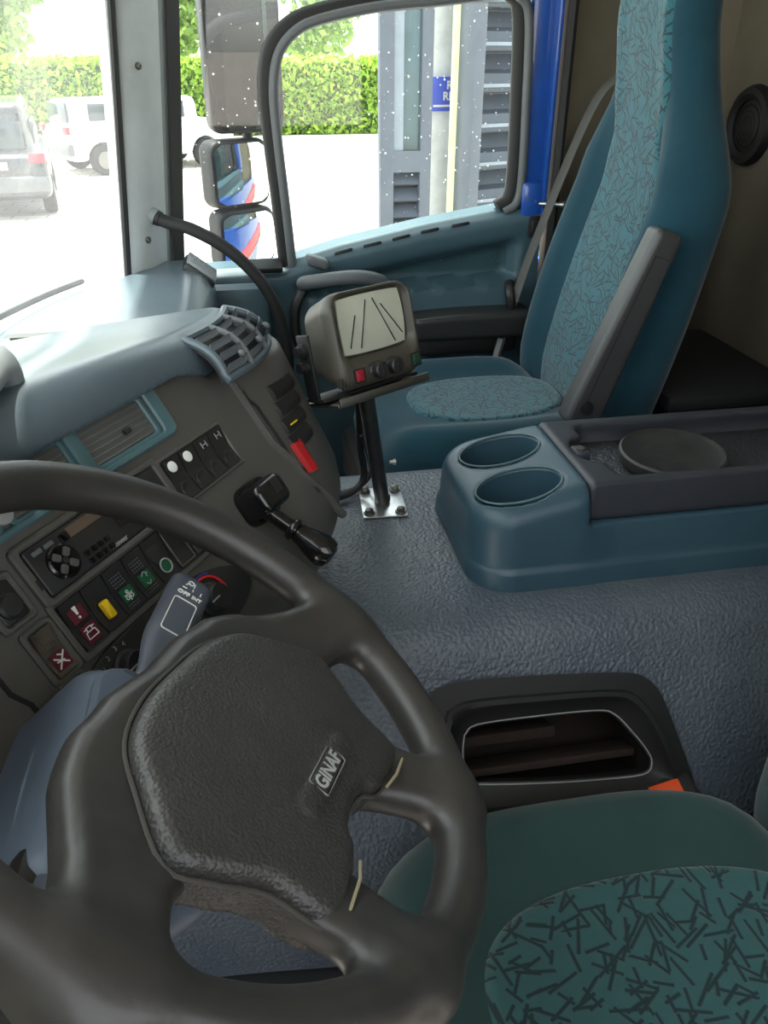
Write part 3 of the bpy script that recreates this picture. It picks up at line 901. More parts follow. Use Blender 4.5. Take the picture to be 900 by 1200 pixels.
bn = obj('pocket_bin', join(box((0, -.02, -.15), (.30, .16, .006)), box((0, .055, -.09), (.30, .006, .13)), box((0, -.095, -.09), (.30, .006, .13)), box((-.15, -.02, -.09), (.006, .16, .13)), box((.15, -.02, -.09), (.006, .16, .13))), M_bin, ec, M=MP, smooth=0)
for (cx, cy, wx, wy, zz_) in ((-.03, .022, .17, .022, -.10), (-.05, -.012, .15, .016, -.085), (.01, -.055, .26, .012, -.08)):
    obj('bin_ledge', box((cx, cy, zz_), (wx, wy, .05), .003), M_wood, bn)

# ------------------------------------------------------------------ centre console with cup holders
cc = thing('centre_console', 'petrol blue console with two cup holders on the engine cover', 'console', T(0, 0, 0))
def con(X, Y, Z):
    taper = .04*np.clip((.68-Z)/.14, 0, 1)
    px = .288; xe = .93; yc = 1.02; hw = .105
    # plan distance: rounded nose
    r = .060
    qx = np.maximum(np.maximum((px-taper*.05+r)-X, X-(xe-.01)), -10.)
    hw = hw+.016*smooth01(X, .50, .43)
    qy = np.abs(Y-yc)-(hw+taper*(1-.35*smooth01(X, .50, .43)))+r
    d2 = np.hypot(np.maximum(qx, 0), np.maximum(qy, 0))+np.minimum(np.maximum(qx, qy), 0)-r
    d2 = np.maximum(d2, X-xe)
    zt = .68-.20*np.maximum(.45-X, 0)-.0
    d = smax(d2, Z-zt, .028)
    sk_ = np.maximum(d2-.004, Z-.568)
    d = smin(d, sk_, .006)
    for cx, cy in ((.370, 1.071), (.364, .957)):
        e = (np.hypot((X-cx)/.060, (Y-cy)/.045)-1)*.05
        d = smax(d, -np.maximum(e, .545-Z), .006)
    # cut for the tray
    d = np.maximum(d, -np.maximum(np.maximum(.449-X, .645-.02-Z), np.abs(Y-yc)-.5))
    return np.maximum(d, .535-Z)
obj('body', sdf_mesh(con, (.24, .855, .53), (.95, 1.19, .70), .004), M_tealdk, cc, smooth=60)
for cx, cy in ((.370, 1.071), (.364, .957)):
    ring = [(cx+.0615*math.cos(a), cy+.0465*math.sin(a), .6815-.20*max(.45-(cx+.0615*math.cos(a)), 0)) for a in np.linspace(0, 2*PI, 48, endpoint=False)]
    cupv = []
    for sc_, z_ in ((1.0, .0), (.97, -.03), (.93, -.07), (.86, -.085), (.6, -.09), (.02, -.09)):
        cupv.append([(cx+.060*sc_*math.cos(a), cy+.045*sc_*math.sin(a), .676-.20*max(.45-(cx+.062*math.cos(a)), 0)*(1 if z_ > -.05 else 0)-(.012 if z_ <= -.05 else 0)+z_) for a in np.linspace(0, 2*PI, 40, endpoint=False)])
    obj('cup_liner', grid(np.array(cupv), cv=True), M_tealdk, cc, smooth=60)
    obj('cup_ring', tube(ring, .0015, 8, closed=True), M_teal, cc)
def tray(X, Y, Z):
    flare = .5*np.maximum(.68-Z, 0)
    d = d_box(X, Y/1.0, Z, (.70, 1.02, .652), (.249, .117, .029), .010)
    d = np.maximum(d, np.abs(Y-1.02)-.109-flare*.35)
    inn = d_box(X, Y, Z, (.705, 1.018, .70), (.205, .088, .052), .02)
    d = smax(d, -inn, .004)
    half = np.maximum(np.hypot((X-.502)/.034, (Y-1.02)/.045)-1, (.655-Z)/.03)*.03
    d = smax(d, -half, .003)
    return d
obj('tray', sdf_mesh(tray, (.43, .88, .615), (.97, 1.16, .70), .004), M_tray, cc, smooth=60)
obj('tray_mat', box((.705, 1.018, .650), (.40, .17, .005), .002), M_mat, cc)
lt = obj('latch', box((.478, 1.015, .674), (.022, .03, .020), .003), M_tray, cc)
obj('lock_barrel', lathe([(.007, .0), (.007, .002), (.004, .0025), (0, .0015)], 14), M_zinc, lt, M=T(.478, 1.015, .684))
dk = thing('rubber_disc', 'round black rubber disc lying in the console tray', 'disc', T(.622, 1.003, .6555) @ RX(1.5) @ RY(-1))
obj('disc', lathe([(0, 0), (.070, 0), (.078, .003), (.080, .008), (.079, .018), (.076, .021), (.071, .0195), (.068, .018), (.03, .0185), (0, .0185)], 48), M_disc, dk)

# ------------------------------------------------------------------ camera monitor on a pole
um = Vector((.857, .515, 0)).normalized(); hm = Vector((um.y, -um.x, 0)); tm = rad(14.8)
vm = Vector((0, 0, 1))*math.cos(tm)-hm*math.sin(tm); nm_ = um.cross(vm)
MC = Vector((.1735, 1.0760, .8570))
mo = thing('monitor', 'olive grey camera monitor on a steel pole bolted to the engine cover', 'monitor', frame((.20, 1.150, .5435), Vector((1, 0, 0)), Vector((0, 1, 0)), Vector((0, 0, 1))))
MI = mo.matrix_world.inverted() @ frame(MC, um, vm, nm_)
def moncase(X, Y, Z):
    w = .0795; h = .0665; X = X-.006; Y = Y+.002
    tp_ = .22*np.maximum(-Z-.012, 0)
    q2 = np.hypot(np.maximum(np.abs(X)-w+.026+tp_, 0), np.maximum(np.abs(Y)-h+.026+tp_, 0))-.026
    d = extr(q2, Z, -.040, .046, .017)
    sc = np.hypot(np.maximum(np.abs(X-.004)-.060+.016, 0), np.maximum(np.abs(Y-.019)-.041+.016, 0))-.016
    d = smax(d, -np.maximum(sc-.8*np.maximum(Z+.010, 0)-.001, -.014-Z), .003)
    return d
obj('casing', sdf_mesh(moncase, (-.09, -.080, -.095), (.10, .078, .015), .0024), M_mon, mo, smooth=60, M=MI)
P = []
for y in np.linspace(-1, 1, 13):
    row = []
    for x in np.linspace(-1, 1, 13):
        X_ = x*.0585*(1-.05*y*y*abs(x)); Y_ = y*.0395*(1-.05*x*x*abs(y))
        row.append((X_+.010, Y_+.017, -.0065-.004*(x*x+y*y)*.5))
    P.append(row)
scr = obj('screen', shell(P, (0, 0, -.003)), M_screen, mo, smooth=60, M=MI)
obj('guide_lines', strokes([[(-.0367, -.012), (-.020, .030)], [(-.0182, -.015), (.0022, .0478)], [(.0145, .048), (.0445, -.017)], [(.028, .038), (.060, -.008)]], .0009, -.0062, .0016), M_groove, scr, M=Matrix.Identity(4))
for nme, cx, m in (('red_button', -.0395, M_redbtn), ('green_button', .066, M_greenbtn)):
    b_ = obj('button_frame', xf(prism(rr(.020, .020, .002), 0, .002, .0006), T(cx, -.049, .0055)), M_black, mo, M=MI)
    obj(nme, xf(prism(rr(.0135, .0155, .001), 0, .0036, .001), T(cx, -.049, .0055)), m, b_)
for cx in (-.0075, .0215):
    k_ = obj('knob', xf(lathe([(.0130, 0), (.0130, .002), (.0115, .003), (.011, .013), (.009, .0145), (0, .0145)], 20), T(cx, -.0475, .0055)), M_dark, mo, M=MI)
    obj('knob_ridge', box((cx, -.0475, .0205), (.003, .02, .002), .0006), M_black, k_)
obj('speaker_slots', join(*[xf(box((0, 0, 0), (.0012, .014, .0012)), T(-.076+.0045*i, -.052-.001*i, .0030) @ RY(-35+8*i)) for i in range(4)]), M_black, mo, M=MI)
# U bracket and tray
obj('bracket', join(box((-.0865, -.028, -.045), (.005, .09, .028), .002), box((.0865, -.028, -.045), (.005, .09, .028), .002), box((.0, -.0745, -.045), (.178, .006, .05), .002)), M_black, mo, M=MI)
for s in (-1, 1):
    for yy in (.0, -.022):
        obj('clamp_knob', xf(lathe([(.010, 0), (.010, .005), (.0075, .006), (.0075, .013), (0, .013)], 14), T(s*.089, yy-.004, -.045) @ RY(90*s)), M_black, mo, M=MI)
tr_ = obj('support_tray', join(box((.004, -.0835, -.046), (.172, .006, .098), .002), box((.004, -.079, .004), (.168, .012, .004), .0015)), M_zinc, mo, M=MI)
obj('tray_bolt', lathe([(.010, 0), (.010, .004), (.006, .0055), (0, .006)], 14), M_zinc, tr_, M=T(.062, -.0805, -.012) @ RX(-90))
obj('tray_bolt', lathe([(.010, 0), (.010, .004), (.006, .0055), (0, .006)], 14), M_zinc, tr_, M=T(-.055, -.0805, -.012) @ RX(-90))
topc = mo.matrix_world.inverted() @ (MC-vm*.0865-nm_*.04)
obj('pole', tube([(0, .0, .004), tuple(Vector((0, 0, .004)).lerp(topc, .5)), tuple(topc)], .0122, 18), M_pole, mo)
obj('pole_collar', cyl(.0135, .004, .016, .002, 18), M_zinc, mo)
MPl = RZ(-3)
obj('base_plate', box((0, 0, .0015), (.073, .10, .003), .0008), M_plate, mo, M=MPl)
for sx in (-1, 1):
    for sy in (-1, 1):
        w_ = obj('bolt', xf(join(cyl(.0095, .003, .0055, .0008, 16), lathe([(.0068, .0055), (.0068, .011), (.004, .0125), (0, .0125)], 6)), T(sx*.026, sy*.038, 0)), M_zinc, mo, M=MPl)
obj('side_screw', xf(lathe([(.003, 0), (.003, .006), (.005, .006), (.005, .010), (0, .011)], 10), T(.012, .0, .075) @ RY(90)), M_chrome, mo)
cb = thing('monitor_cable', 'black cable hanging from the monitor and running under the dashboard', 'cable', T(0, 0, 0))
q0 = MC-vm*.07-nm_*.06
obj('sleeve', tube(cr([tuple(q0), (.165, 1.165, .70), (.17, 1.19, .63), (.175, 1.19, .575), (.15, 1.175, .555), (.08, 1.15, .553), (-.02, 1.13, .556)], 7), .006, 8), M_black, cb)
obj('sleeve', tube(cr([(.17, 1.175, .66), (.185, 1.205, .61), (.19, 1.21, .57), (.16, 1.195, .551), (.08, 1.17, .550), (-.02, 1.15, .552)], 7), .004, 8), M_black, cb)

# ------------------------------------------------------------------ seats
def seat(name, label, M, mv, ms, xb=.0, lx=.275, xo=.0, ins=.205, base_w=(.19, .225)):
    """local frame: origin on the cushion top centre, +x backwards, +y across, +z up"""
    t = thing(name, label, 'seat', M)
    ly = .255
    def top(x, y):
        return .028*float(smooth01(np.array(abs(y)/ly), .42, .78))+.012*(x/lx)**2*(x > 0)-.02*float(smooth01(np.array(-x/lx), .55, 1.1))
    def sup(a, e=3.2):
        c, s_ = math.cos(a), math.sin(a)
        k_ = (abs(c)**e+abs(s_)**e)**(-1/e)
        return c*k_, s_*k_
    na = 72
    rings = []
    for r in list(np.linspace(.04, .80, 14))+[.86, .91, .95, .98, 1.0]:
        drop = .06*(max(0, (r-.78)/.22))**2.2
        rings.append([(sup(2*PI*k/na)[0]*lx*r, sup(2*PI*k/na)[1]*ly*r, top(sup(2*PI*k/na)[0]*lx*r, sup(2*PI*k/na)[1]*ly*r)-drop) for k in range(na)])
    for s_, z in ((1.005, -.075), (.99, -.10), (.96, -.125), (.9, -.13)):
        rings.append([(sup(2*PI*k/na)[0]*lx*s_, sup(2*PI*k/na)[1]*ly*s_, z) for k in range(na)])
    g = grid(np.array(rings), cv=True)
    nv = len(g[0])
    g = (g[0]+np.array([xo, 0, 0]), list(g[1])+[tuple(range(na)), tuple(nv-na+k for k in range(na))[::-1]])
    obj('cushion', g, mv, t, smooth=180)
    # printed insert
    rings = []
    cx_ = .045
    for r in list(np.linspace(.03, .94, 16))+[.97, 1.0]:
        e_ = .006*(1-max(0, (r-.94)/.06)**2*1.3)
        rw = []
        for k in range(na):
            sx, sy = sup(2*PI*k/na, 2.6)
            x, y = cx_+sx*ins*r, sy*.125*r
            rw.append((x, y, top(x, y)+e_))
        rings.append(rw)
    g = grid(np.array(rings), cv=True)
    g = (g[0]+np.array([xo, 0, 0]), list(g[1])+[tuple(range(na))])
    obj('cushion_insert', g, ms, t, smooth=180, uv=g[0][:, :2])
    # backrest
    zt = [-.10, -.04, .05, .20, .35, .46, .53, .60, .68, .76, .83, .87, .885]
    wt = [base_w[0], base_w[1], .248, .256, .250, .236, .205, .165, .150, .146, .136, .105, .05]
    bt = [.02, .045, .06, .062, .058, .05, .03, .012, .010, .010, .008, .004, .0]
    dt = [.055, .065, .07, .07, .065, .06, .055, .052, .05, .048, .044, .034, .012]
    zc = cr(np.array([zt]).T, 3)[:, 0]; wc = cr(np.array([wt]).T, 3)[:, 0]; bc = cr(np.array([bt]).T, 3)[:, 0]; dc = cr(np.array([dt]).T, 3)[:, 0]
    def xc(z): return xb+float(np.interp(z, [-.12, .06, .26, .44, .60, .72, .9], [.345, .362, .405, .445, .435, .415, .42]))
    def front(z, w, b, d, y):
        u = abs(y)/w
        e = max(1-u**5, 0)**.5
        return xc(z)-e*(d+b*float(smooth01(np.array(u), .40, .80)))
    loops = []
    nk = 25
    for z, w, b, d in zip(zc, wc, bc, dc):
        lp = []
        for k in range(nk):
            y = -w*math.cos(PI*k/(nk-1)); lp.append((front(z, w, b, d, y), y, z))
        for k in range(1, nk-1):
            y = w*math.cos(PI*k/(nk-1)); e = max(1-(abs(y)/w)**3, 0)**.5
            lp.append((xc(z)+e*d*.9, y, z))
        loops.append(lp)
    g = grid(np.array(loops), cv=True)
    m_ = len(loops[0]); nv = len(g[0])
    g = (g[0], list(g[1])+[tuple(range(m_)), tuple(nv-m_+k for k in range(m_))[::-1]])
    obj('backrest', g, mv, t, smooth=180)
    P, UV = [], []
    sel = [i for i in range(len(zc)) if zc[i] > -.03 and zc[i] < .872]
    nyy = 21
    for i in sel:
        z, w, b, d = zc[i], wc[i], bc[i], dc[i]
        row = []
        hw = .50*w+.035*float(smooth01(np.array(z), .52, .62))
        for j in range(nyy):
            y = hw*(-1+2*j/(nyy-1))
            ed = min(1, (1-abs(y)/hw)/.12)
            row.append((front(z, w, b, d, y)-.009*ed**.5+.001, y, z)); UV.append((y, z))
        P.append(row)
    g = grid(P)
    obj('backrest_insert', (g[0], g[1]), ms, t, smooth=180, uv=UV)
    # base
    obj('seat_base', join(box((.02, 0, -.19), (.42, .40, .13), .02), box((.02, 0, -.32), (.34, .32, .16), .02)), M_black, t)
    return t
ps = seat('passenger_seat', 'petrol blue passenger seat with stick pattern insert, by the far door', T(.40, 1.60, .53), M_velour, M_stick, lx=.235, xo=.06, ins=.170)
# folded armrest on the near side of the passenger seat
A0 = Vector((.225, -.262, .085)); A1 = Vector((.335, -.262, .405))
ad = (A1-A0).normalized(); ay = Vector((0, -1, 0)); axx = ay.cross(ad)
MA = frame(A0, axx, ay, ad)
def armf(X, Y, Z):
    L_ = .335
    d = d_box(X, Y, Z, (0, 0, L_/2-.02), (.036-.010*np.clip(Z/L_, 0, 1), .026, L_/2+.02), .012)
    return smax(d, -d_box(X, Y, Z, (-.052, 0, L_/2+.02), (.024, .012, L_/2-.06), .004), .003)
am = obj('armrest', sdf_mesh(armf, (-.06, -.045, -.06), (.06, .045, .36), .0035), M_armr, ps, smooth=60, M=MA)
obj('armrest_channel', box((-.027, 0, .215), (.004, .016, .22), .001), M_grprint, am, M=Matrix.Identity(4))
obj('armrest_latch', box((-.026, 0, .285), (.010, .014, .03), .002), M_black, am)
obj('armrest_seam', join(box((.012, .0262, .15), (.0015, .001, .28)), box((0, .0262, .29), (.03, .001, .0015))), M_groove, am, smooth=0)
obj('pivot_cap', lathe([(.013, 0), (.013, .002), (.006, .003), (0, .0025)], 16), M_dark, am, M=T(.006, .026, .0) @ RX(-90))

ds = seat('driver_seat', 'worn green blue driver seat with stick pattern, nearest the camera', T(.335, .40, .385), M_velourd, M_stickd, xb=-.01, base_w=(.240, .248))

# seat belt of the passenger seat
sb = thing('seat_belt', 'grey seat belt hanging beside the passenger seat', 'seat belt', T(0, 0, 0))
bp_ = cr([(.86, 1.88, 1.16), (.80, 1.885, 1.08), (.70, 1.888, .80), (.655, 1.888, .64), (.622, 1.88, .515), (.61, 1.87, .44)], 6)
wv = np.array([.93, -.30, -.22]); wv /= np.linalg.norm(wv)
obj('webbing', shell(np.array([[p-wv*.009*s for s in (-1, 1)] for p in bp_]), (-.0015, 0, -.0005)), M_webbing, sb)
lb = obj('belt_sleeve', shell(np.array([[p-wv*.0105*s+np.array([-.002, -.001, 0]) for s in (-1, 1)] for p in bp_[17:27]]), (-.003, 0, -.001)), M_dark, sb)
lp_ = bp_[21:26]
obj('belt_label', shell(np.array([[p-wv*.006*s+np.array([-.006, -.003, 0]) for s in (-1, 1)] for p in lp_]), (-.0006, 0, 0)), M_grprint, sb)
obj('anchor', xf(box((0, 0, 0), (.03, .05, .07), .008), T(.608, 1.868, .42)), M_black, sb)

# buckle beside the driver seat
bk = thing('belt_buckle', 'black seat belt buckle with orange release button beside the driver seat', 'buckle', frame((.525, .668, .334), Vector((.92, -.10, .38)).normalized(), Vector((.10, .99, 0)).normalized(), Vector((-.38, .03, .92)).normalized()))
obj('housing', box((-.03, 0, -.005), (.10, .048, .026), .006), M_black, bk)
obj('release_button', box((-.022, -.004, .009), (.050, .026, .010), .003), M_orange, bk)
obj('stalk', tube(cr([(-.08, 0, -.01), (-.12, 0, -.03), (-.15, 0, -.08)], 5), .008, 8), M_black, bk)

# dark locker and pale bin behind the seats, loudspeaker on the rear wall
lk = thing('locker', 'low black locker behind the passenger seat', 'locker', T(.985, 1.605, .10))
obj('body', box((0, 0, .23), (.30, .42, .46), .012), M_black, lk)
obj('lid', box((0, 0, .475), (.31, .43, .035), .012), M_floor, lk)
pb = thing('storage_bin', 'pale blue grey plastic bin at the right edge, behind the console', 'bin', T(1.055, 1.18, .545))
obj('body', sdf_mesh(lambda X, Y, Z: extr(np.hypot(np.maximum(np.abs(X)-.085+.05+.04*np.maximum(.2-Z, 0), 0), np.maximum(np.abs(Y)-.12+.05, 0))-.05, Z, .11, .11, .03), (-.12, -.16, -.02), (.12, .16, .24), .006), M_binpale, pb, smooth=60)
obj('rim', tube([(x, y, .19) for x, y in rr(.176, .246, .052, 6)], .006, 8, closed=True), M_binpale, pb)
sp_ = thing('loudspeaker', 'round dark loudspeaker grille on the beige rear wall', 'loudspeaker', frame((1.147, 1.80, 1.055), Vector((0, -1, 0)), Vector((0, 0, 1)), Vector((-1, 0, 0))))
obj('ring', lathe([(.052, .0), (.054, .010), (.064, .016), (.076, .014), (.082, .006), (.083, -.004)][::-1], 40), M_black, sp_)
obj('grille', lathe([(.053, .003), (.053, .005), (.03, .010), (0, .012)], 32), M_dark, sp_)
for r_ in (.018, .03, .042):
    obj('grille_rib', tube([(r_*math.cos(a), r_*math.sin(a), .0115-r_*.08) for a in np.linspace(0, 2*PI, 28, endpoint=False)], .0016, 6, closed=True), M_black, sp_)

# ------------------------------------------------------------------ dashboard
uq = Vector((.5447, .8386, 0)).normalized(); hq = Vector((uq.y, -uq.x, 0)); tq = rad(34.5)
vq = Vector((0, 0, 1))*math.cos(tq)-hq*math.sin(tq); nq = uq.cross(vq)
OQ = Vector((-.19, .606, .777))
MQ = frame(OQ, uq, vq, nq)                          # switch panel frame: x along the row, y up the slope, z out of it
db = thing('dashboard', 'charcoal and blue grey wraparound truck dashboard', 'dashboard', T(0, 0, 0))
path = [(-.275, .14), (-.268, .33), (-.252, .49), (-.223, .556), (-.19, .606), (-.1355, .690), (-.081, .774), (-.0265, .858), (.0, .900), (.026, .945), (.046, 1.0), (.052, 1.06), (.036, 1.12), (-.02, 1.165), (-.15, 1.18), (-.33, 1.18)]
SP = cr(path, 8)
tg = np.gradient(SP, axis=0); tg /= np.linalg.norm(tg, axis=1)[:, None]
HP = np.stack([tg[:, 1], -tg[:, 0]], 1)
kk = np.arange(len(SP))/8.0
TQ = rad(34.5)-rad(15)*smooth01(kk, 8.3, 11)
def dash_pt(i, v, out=0.0):
    t = TQ[i]
    o = .1*math.sin(rad(34.5))-math.sin(t)*(v+.1)+out
    return (SP[i][0]+HP[i][0]*o, SP[i][1]+HP[i][1]*o, .777+v*math.cos(rad(34.5)))
vp = [(-.30, -.16), (-.26, -.10), (-.21, -.055), (-.17, -.022), (-.14, -.006), (-.11, 0), (-.06, 0), (0, 0), (.05, 0), (.10, 0), (.135, 0), (.142, -.004), (.146, -.03)]
def vcap(i): return 1.0-.32*float(smooth01(np.array(i/8.), 7.3, 8.2))
rows = [[dash_pt(i, v*(vcap(i) if v > .09 else 1), o) for v, o in vp] for i in range(len(SP))]
g = grid(rows)
obj('fascia', (g[0], g[1]), M_fascia, db, smooth=50)
# raised ridge between the switch panel and the rounded end
ri = 8*8+5
obj('fascia_ridge', tube([dash_pt(ri+int(round(6*max(0, -v-.0)/.15)), v, -.001) for v in np.linspace(-.15, .12, 16)], .006, 8), M_fascia, db)
obj('panel_seam', tube([dash_pt(3*8-2+int(round(-14*v)), v, 0) for v in np.linspace(-.16, .0, 10)], .0025, 6), M_groove, db)

WSo = WS[np.argsort(WS[:, 1])]
def behind_glass(d, X, Y, Z): return np.maximum(d, np.interp(Y, WSo[:, 1], WSo[:, 0])+.095*(Z-.79)+.012-X)
# soft top: plan outline, rolled edge
edge = [(SP[i][0]+HP[i][0]*(-.058-.010*float(smooth01(np.array(i/8.), 7.5, 8.5))), SP[i][1]+HP[i][1]*(-.058-.010*float(smooth01(np.array(i/8.), 7.5, 8.5)))) for i in range(0, len(SP), 2)]
plan = [tuple(p) for p in edge]+[(-.47, 1.10), (-.47, .30), (-.40, .10)]
def padf(X, Y, Z):
    d2 = d_poly(X, Y, plan)
    zt = .905+.050*smooth01(Y, 1.08, .72)-.13*np.maximum(-X-.03, 0)
    r = .046-.028*smooth01(Y, 1.0, 1.09)
    a = d2+r; b = Z-zt+r
    d = np.sqrt(np.maximum(a, 0)**2+np.maximum(b, 0)**2)+np.minimum(np.maximum(a, b), 0)-r
    return behind_glass(np.maximum(d, .8805-.025*smooth01(Y, .88, .96)-Z), X, Y, Z)
obj('top_pad', sdf_mesh(padf, (-.50, .06, .84), (.06, 1.16, .97), .005), M_padtop, db, smooth=180)
obj('binnacle_hood', sdf_mesh(lambda X, Y, Z: behind_glass(smax(d_box(X, Y, Z, (-.34, .50, .925), (.13, .30, .05), .04), -d_box(X, Y, Z, (-.21, .50, .905), (.09, .26, .035), .03), .01), X, Y, Z), (-.49, .18, .87), (-.17, .83, 1.01), .007), M_pillard, db, smooth=60)

# lower passenger dash with side demister
pd_ = obj('passenger_shelf', sdf_mesh(lambda X, Y, Z: behind_glass(smin(d_box(X, Y, Z, (-.28, 1.50, .66), (.22, .43, .135), .06), d_box(X, Y, Z, (-.22, 1.50, .50), (.14, .43, .12), .04), .04), X, Y, Z), (-.52, 1.05, .36), (-.03, 1.95, .82), .008), M_padtop, db, smooth=180)
M_bladeg2 = mat('pale_demister_rib', (140, 146, 148), .45)
sv_ = obj('side_demister', xf(box((0, 0, 0), (.075, .10, .02), .006), T(-.090, 1.83, .780) @ RY(38)), M_dark, db)
for i in range(6):
    obj('demister_rib', xf(box((0, 0, 0), (.07, .006, .010), .002), T(-.083, 1.79+i*.016, .789) @ RY(38)), M_bladeg2, sv_)
kp = obj('footwell_panel', box((-.05, 1.90, .42), (.22, .06, .62), .02), M_door, db)
obj('underside', box((-.24, 1.50, .33), (.20, .66, .2), .04), M_black, db)

# teal framed centre vents
vf_o = rr(.250, .062, .010, 4, .128, .104); vf_o = [(x, y) for x, y in vf_o]
def vent(name, u0, u1, v0, v1, nb=6):
    """one vent opening in the teal surround"""
    w, h = u1-u0, v1-v0
    cx, cy = (u0+u1)/2, (v0+v1)/2
    t = obj(name, ringframe(rr(w+.012, h+.010, .006, 4, cx, cy), rr(w, h, .004, 4, cx, cy), -.004, .0035, .0015), M_teal, db, M=MQ)
    obj('vent_duct', box((cx, cy, -.012), (w, h, .004)), M_black, t, smooth=0)
    for i in range(nb):
        yy = v0+h*(i+.5)/nb
        obj('vent_blade', xf(box((0, 0, 0), (w-.001, h/nb*.85, .0022), .0006), T(cx, yy, -.0015) @ RX(-32)), M_grey, t)
    obj('vent_tab', box((u0+w*.60, cy-.004, .004), (.009, .006, .006), .0015), M_dark, t)
    return t
vent('centre_vent', .134, .226, .081, .121)
vent('centre_vent', .024, .108, .080, .120)
vent('centre_vent', -.10, .004, .080, .120)
obj('vent_surround', ringframe(rr(.40, .064, .012, 4, .056, .101), rr(.366, .048, .006, 4, .053, .101), -.003, .005, .002), M_teal, db, M=MQ)
obj('vent_pillar', box((.121, .100, .003), (.018, .052, .010), .003), M_teal, db, M=MQ)
obj('vent_knob', xf(lathe([(.011, 0), (.011, .004), (.008, .006), (0, .006)], 18), T(.012, .091, .006)), M_grprint, db, M=MQ)

M_bladeg = mat('light_grey_vent_blade', (118, 124, 128), .45)
# louvred corner vent on the rolled end of the top
i0, i1 = 62.4, 88.8
def cv(a, b, out=0.0):
    fi = i0+(i1-i0)*a; i = int(min(fi, len(SP)-2)); t = fi-i
    p = SP[i]*(1-t)+SP[i+1]*t; h_ = HP[i]*(1-t)+HP[i+1]*t; h_ /= np.linalg.norm(h_)
    f_ = -.028-.053*b; z = .864+.041*b
    bul = .012*math.sin(PI*min(max(b, 0), 1))+out
    return np.array([p[0]+h_[0]*(f_+bul*.75), p[1]+h_[1]*(f_+bul*.75), z+bul*.62])
cvt = obj('corner_vent', shell([[cv(a, b, .0) for b in np.linspace(0, 1, 9)] for a in np.linspace(0, 1, 22)], (-.004, 0, -.004)), M_black, db, smooth=60)
loop = [cv(a, 0, .004) for a in np.linspace(0, 1, 22)]+[cv(1, b, .004) for b in np.linspace(.1, .9, 7)]+[cv(a, 1, .004) for a in np.linspace(1, 0, 22)]+[cv(0, b, .004) for b in np.linspace(.9, .1, 7)]
obj('vent_frame', tube(loop, .0055, 8, closed=True), M_padtop, cvt)
for a in (.34, .66):
    obj('vent_divider', tube([cv(a, b, .007) for b in np.linspace(0, 1, 9)], .004, 8), M_grey, cvt)
for s_ in range(3):
    a0_, a1_ = s_*.33+.03, s_*.33+.31
    for i in range(4):
        b = .08+i*.235
        A = [cv(a, b, .002) for a in np.linspace(a0_, a1_, 6)]; B = [cv(a, b+.12, .010) for a in np.linspace(a0_, a1_, 6)]
        obj('vent_blade', shell([A, B], (.001, 0, .0015)), M_bladeg, cvt, smooth=60)
    p = cv((a0_+a1_)/2+.06, .25, .012)
    obj('vent_wheel', lathe([(0, .004), (.004, .003), (.006, 0), (.004, -.003), (0, -.004)][::-1], 12), M_grey, cvt, M=T(*p) @ RY(30))

# upper bank of four rockers
obj('switch_frame', ringframe(rr(.122, .058, .005, 4, .257, .0265), rr(.110, .048, .002, 4, .256, .0265), -.004, .0035, .0015), M_fascia, db, M=MQ)
def rocker(cx, cy, w=.0255, h=.047, mk=None):
    P = []
    for y in np.linspace(-1, 1, 11):
        z = .0015+.0035*abs(y)**1.6+(.0012 if y > 0 else 0)
        P.append([(cx+x*w/2, cy+y*h/2, z) for x in np.linspace(-1, 1, 5)])
    t = obj('rocker_switch', shell(P, (0, 0, -.008)), mk or M_dark, db, smooth=40, M=MQ)
    return t
tr4 = []
for i in range(4):
    cx = .2145+i*.0278
    t = rocker(cx, .0265)
    obj('finger_dent', xf(lathe([(.0095, .0), (.0095, .0012), (.008, .0020), (.004, .0006), (0, .0003)], 18), T(cx, .0125, .0022)), M_dark, t)
    if i < 2:
        obj('lamp_dot', xf(lathe([(.0062, 0), (.0062, .0014), (.0045, .002), (0, .002)], 18), T(cx-.004, .041, .0058)), M_white, t)
    else:
        obj('axle_symbol', strokes([[(cx-.004, .038), (cx-.004, .045)], [(cx+.004, .038), (cx+.004, .045)], [(cx-.004, .0415), (cx+.004, .0415)]], .001, .0066, .0006), M_grprint, t, smooth=0)
obj('switch_frame', ringframe(rr(.022, .058, .005, 4, .183, .0265), rr(.014, .048, .002, 4, .183, .0265), -.004, .003, .0015), M_fascia, db, M=MQ)
obj('blank_cover', xf(prism(rr(.014, .048, .002), -.004, .0015, .001), T(.183, .0265, 0)), M_dark, db, M=MQ)

# radio
rd = thing('radio', 'black car radio with round control pad set in the dashboard', 'radio', MQ)
obj('sleeve', ringframe(rr(.202, .062, .007, 4, .096, .030), rr(.184, .048, .003, 4, .096, .030), -.004, .0065, .002), M_fascia, rd)
obj('front', xf(prism(rr(.182, .047, .003), -.004, .006, .002), T(.096, .030, 0)), M_dark, rd)
pdl = obj('control_pad', xf(lathe([(.0165, 0), (.0165, .003), (.0145, .0045), (.012, .0038), (.0, .0038)], 32), T(.034, .027, .006)), M_gloss, rd)
for a in range(4):
    ang = rad(45+90*a)
    obj('pad_key', xf(prism(rr(.009, .007, .002, 3), 0, .0016, .0005), T(.034+.0085*math.cos(ang), .027+.0085*math.sin(ang), .0098) @ Matrix.Rotation(ang, 4, 'Z')), M_fascia, pdl)
obj('pad_centre', xf(lathe([(.0035, 0), (.003, .0022), (0, .0024)], 14), T(.034, .027, .0098)), M_dark, pdl)
for i, (x, y) in enumerate([(.060+.009*(k % 4), .012+.0085*(k//4)) for k in range(8)]):
    obj('preset_key', xf(prism(rr(.007, .0055, .0015, 3), 0, .0018, .0005), T(x, y, .006)), M_gloss, rd)
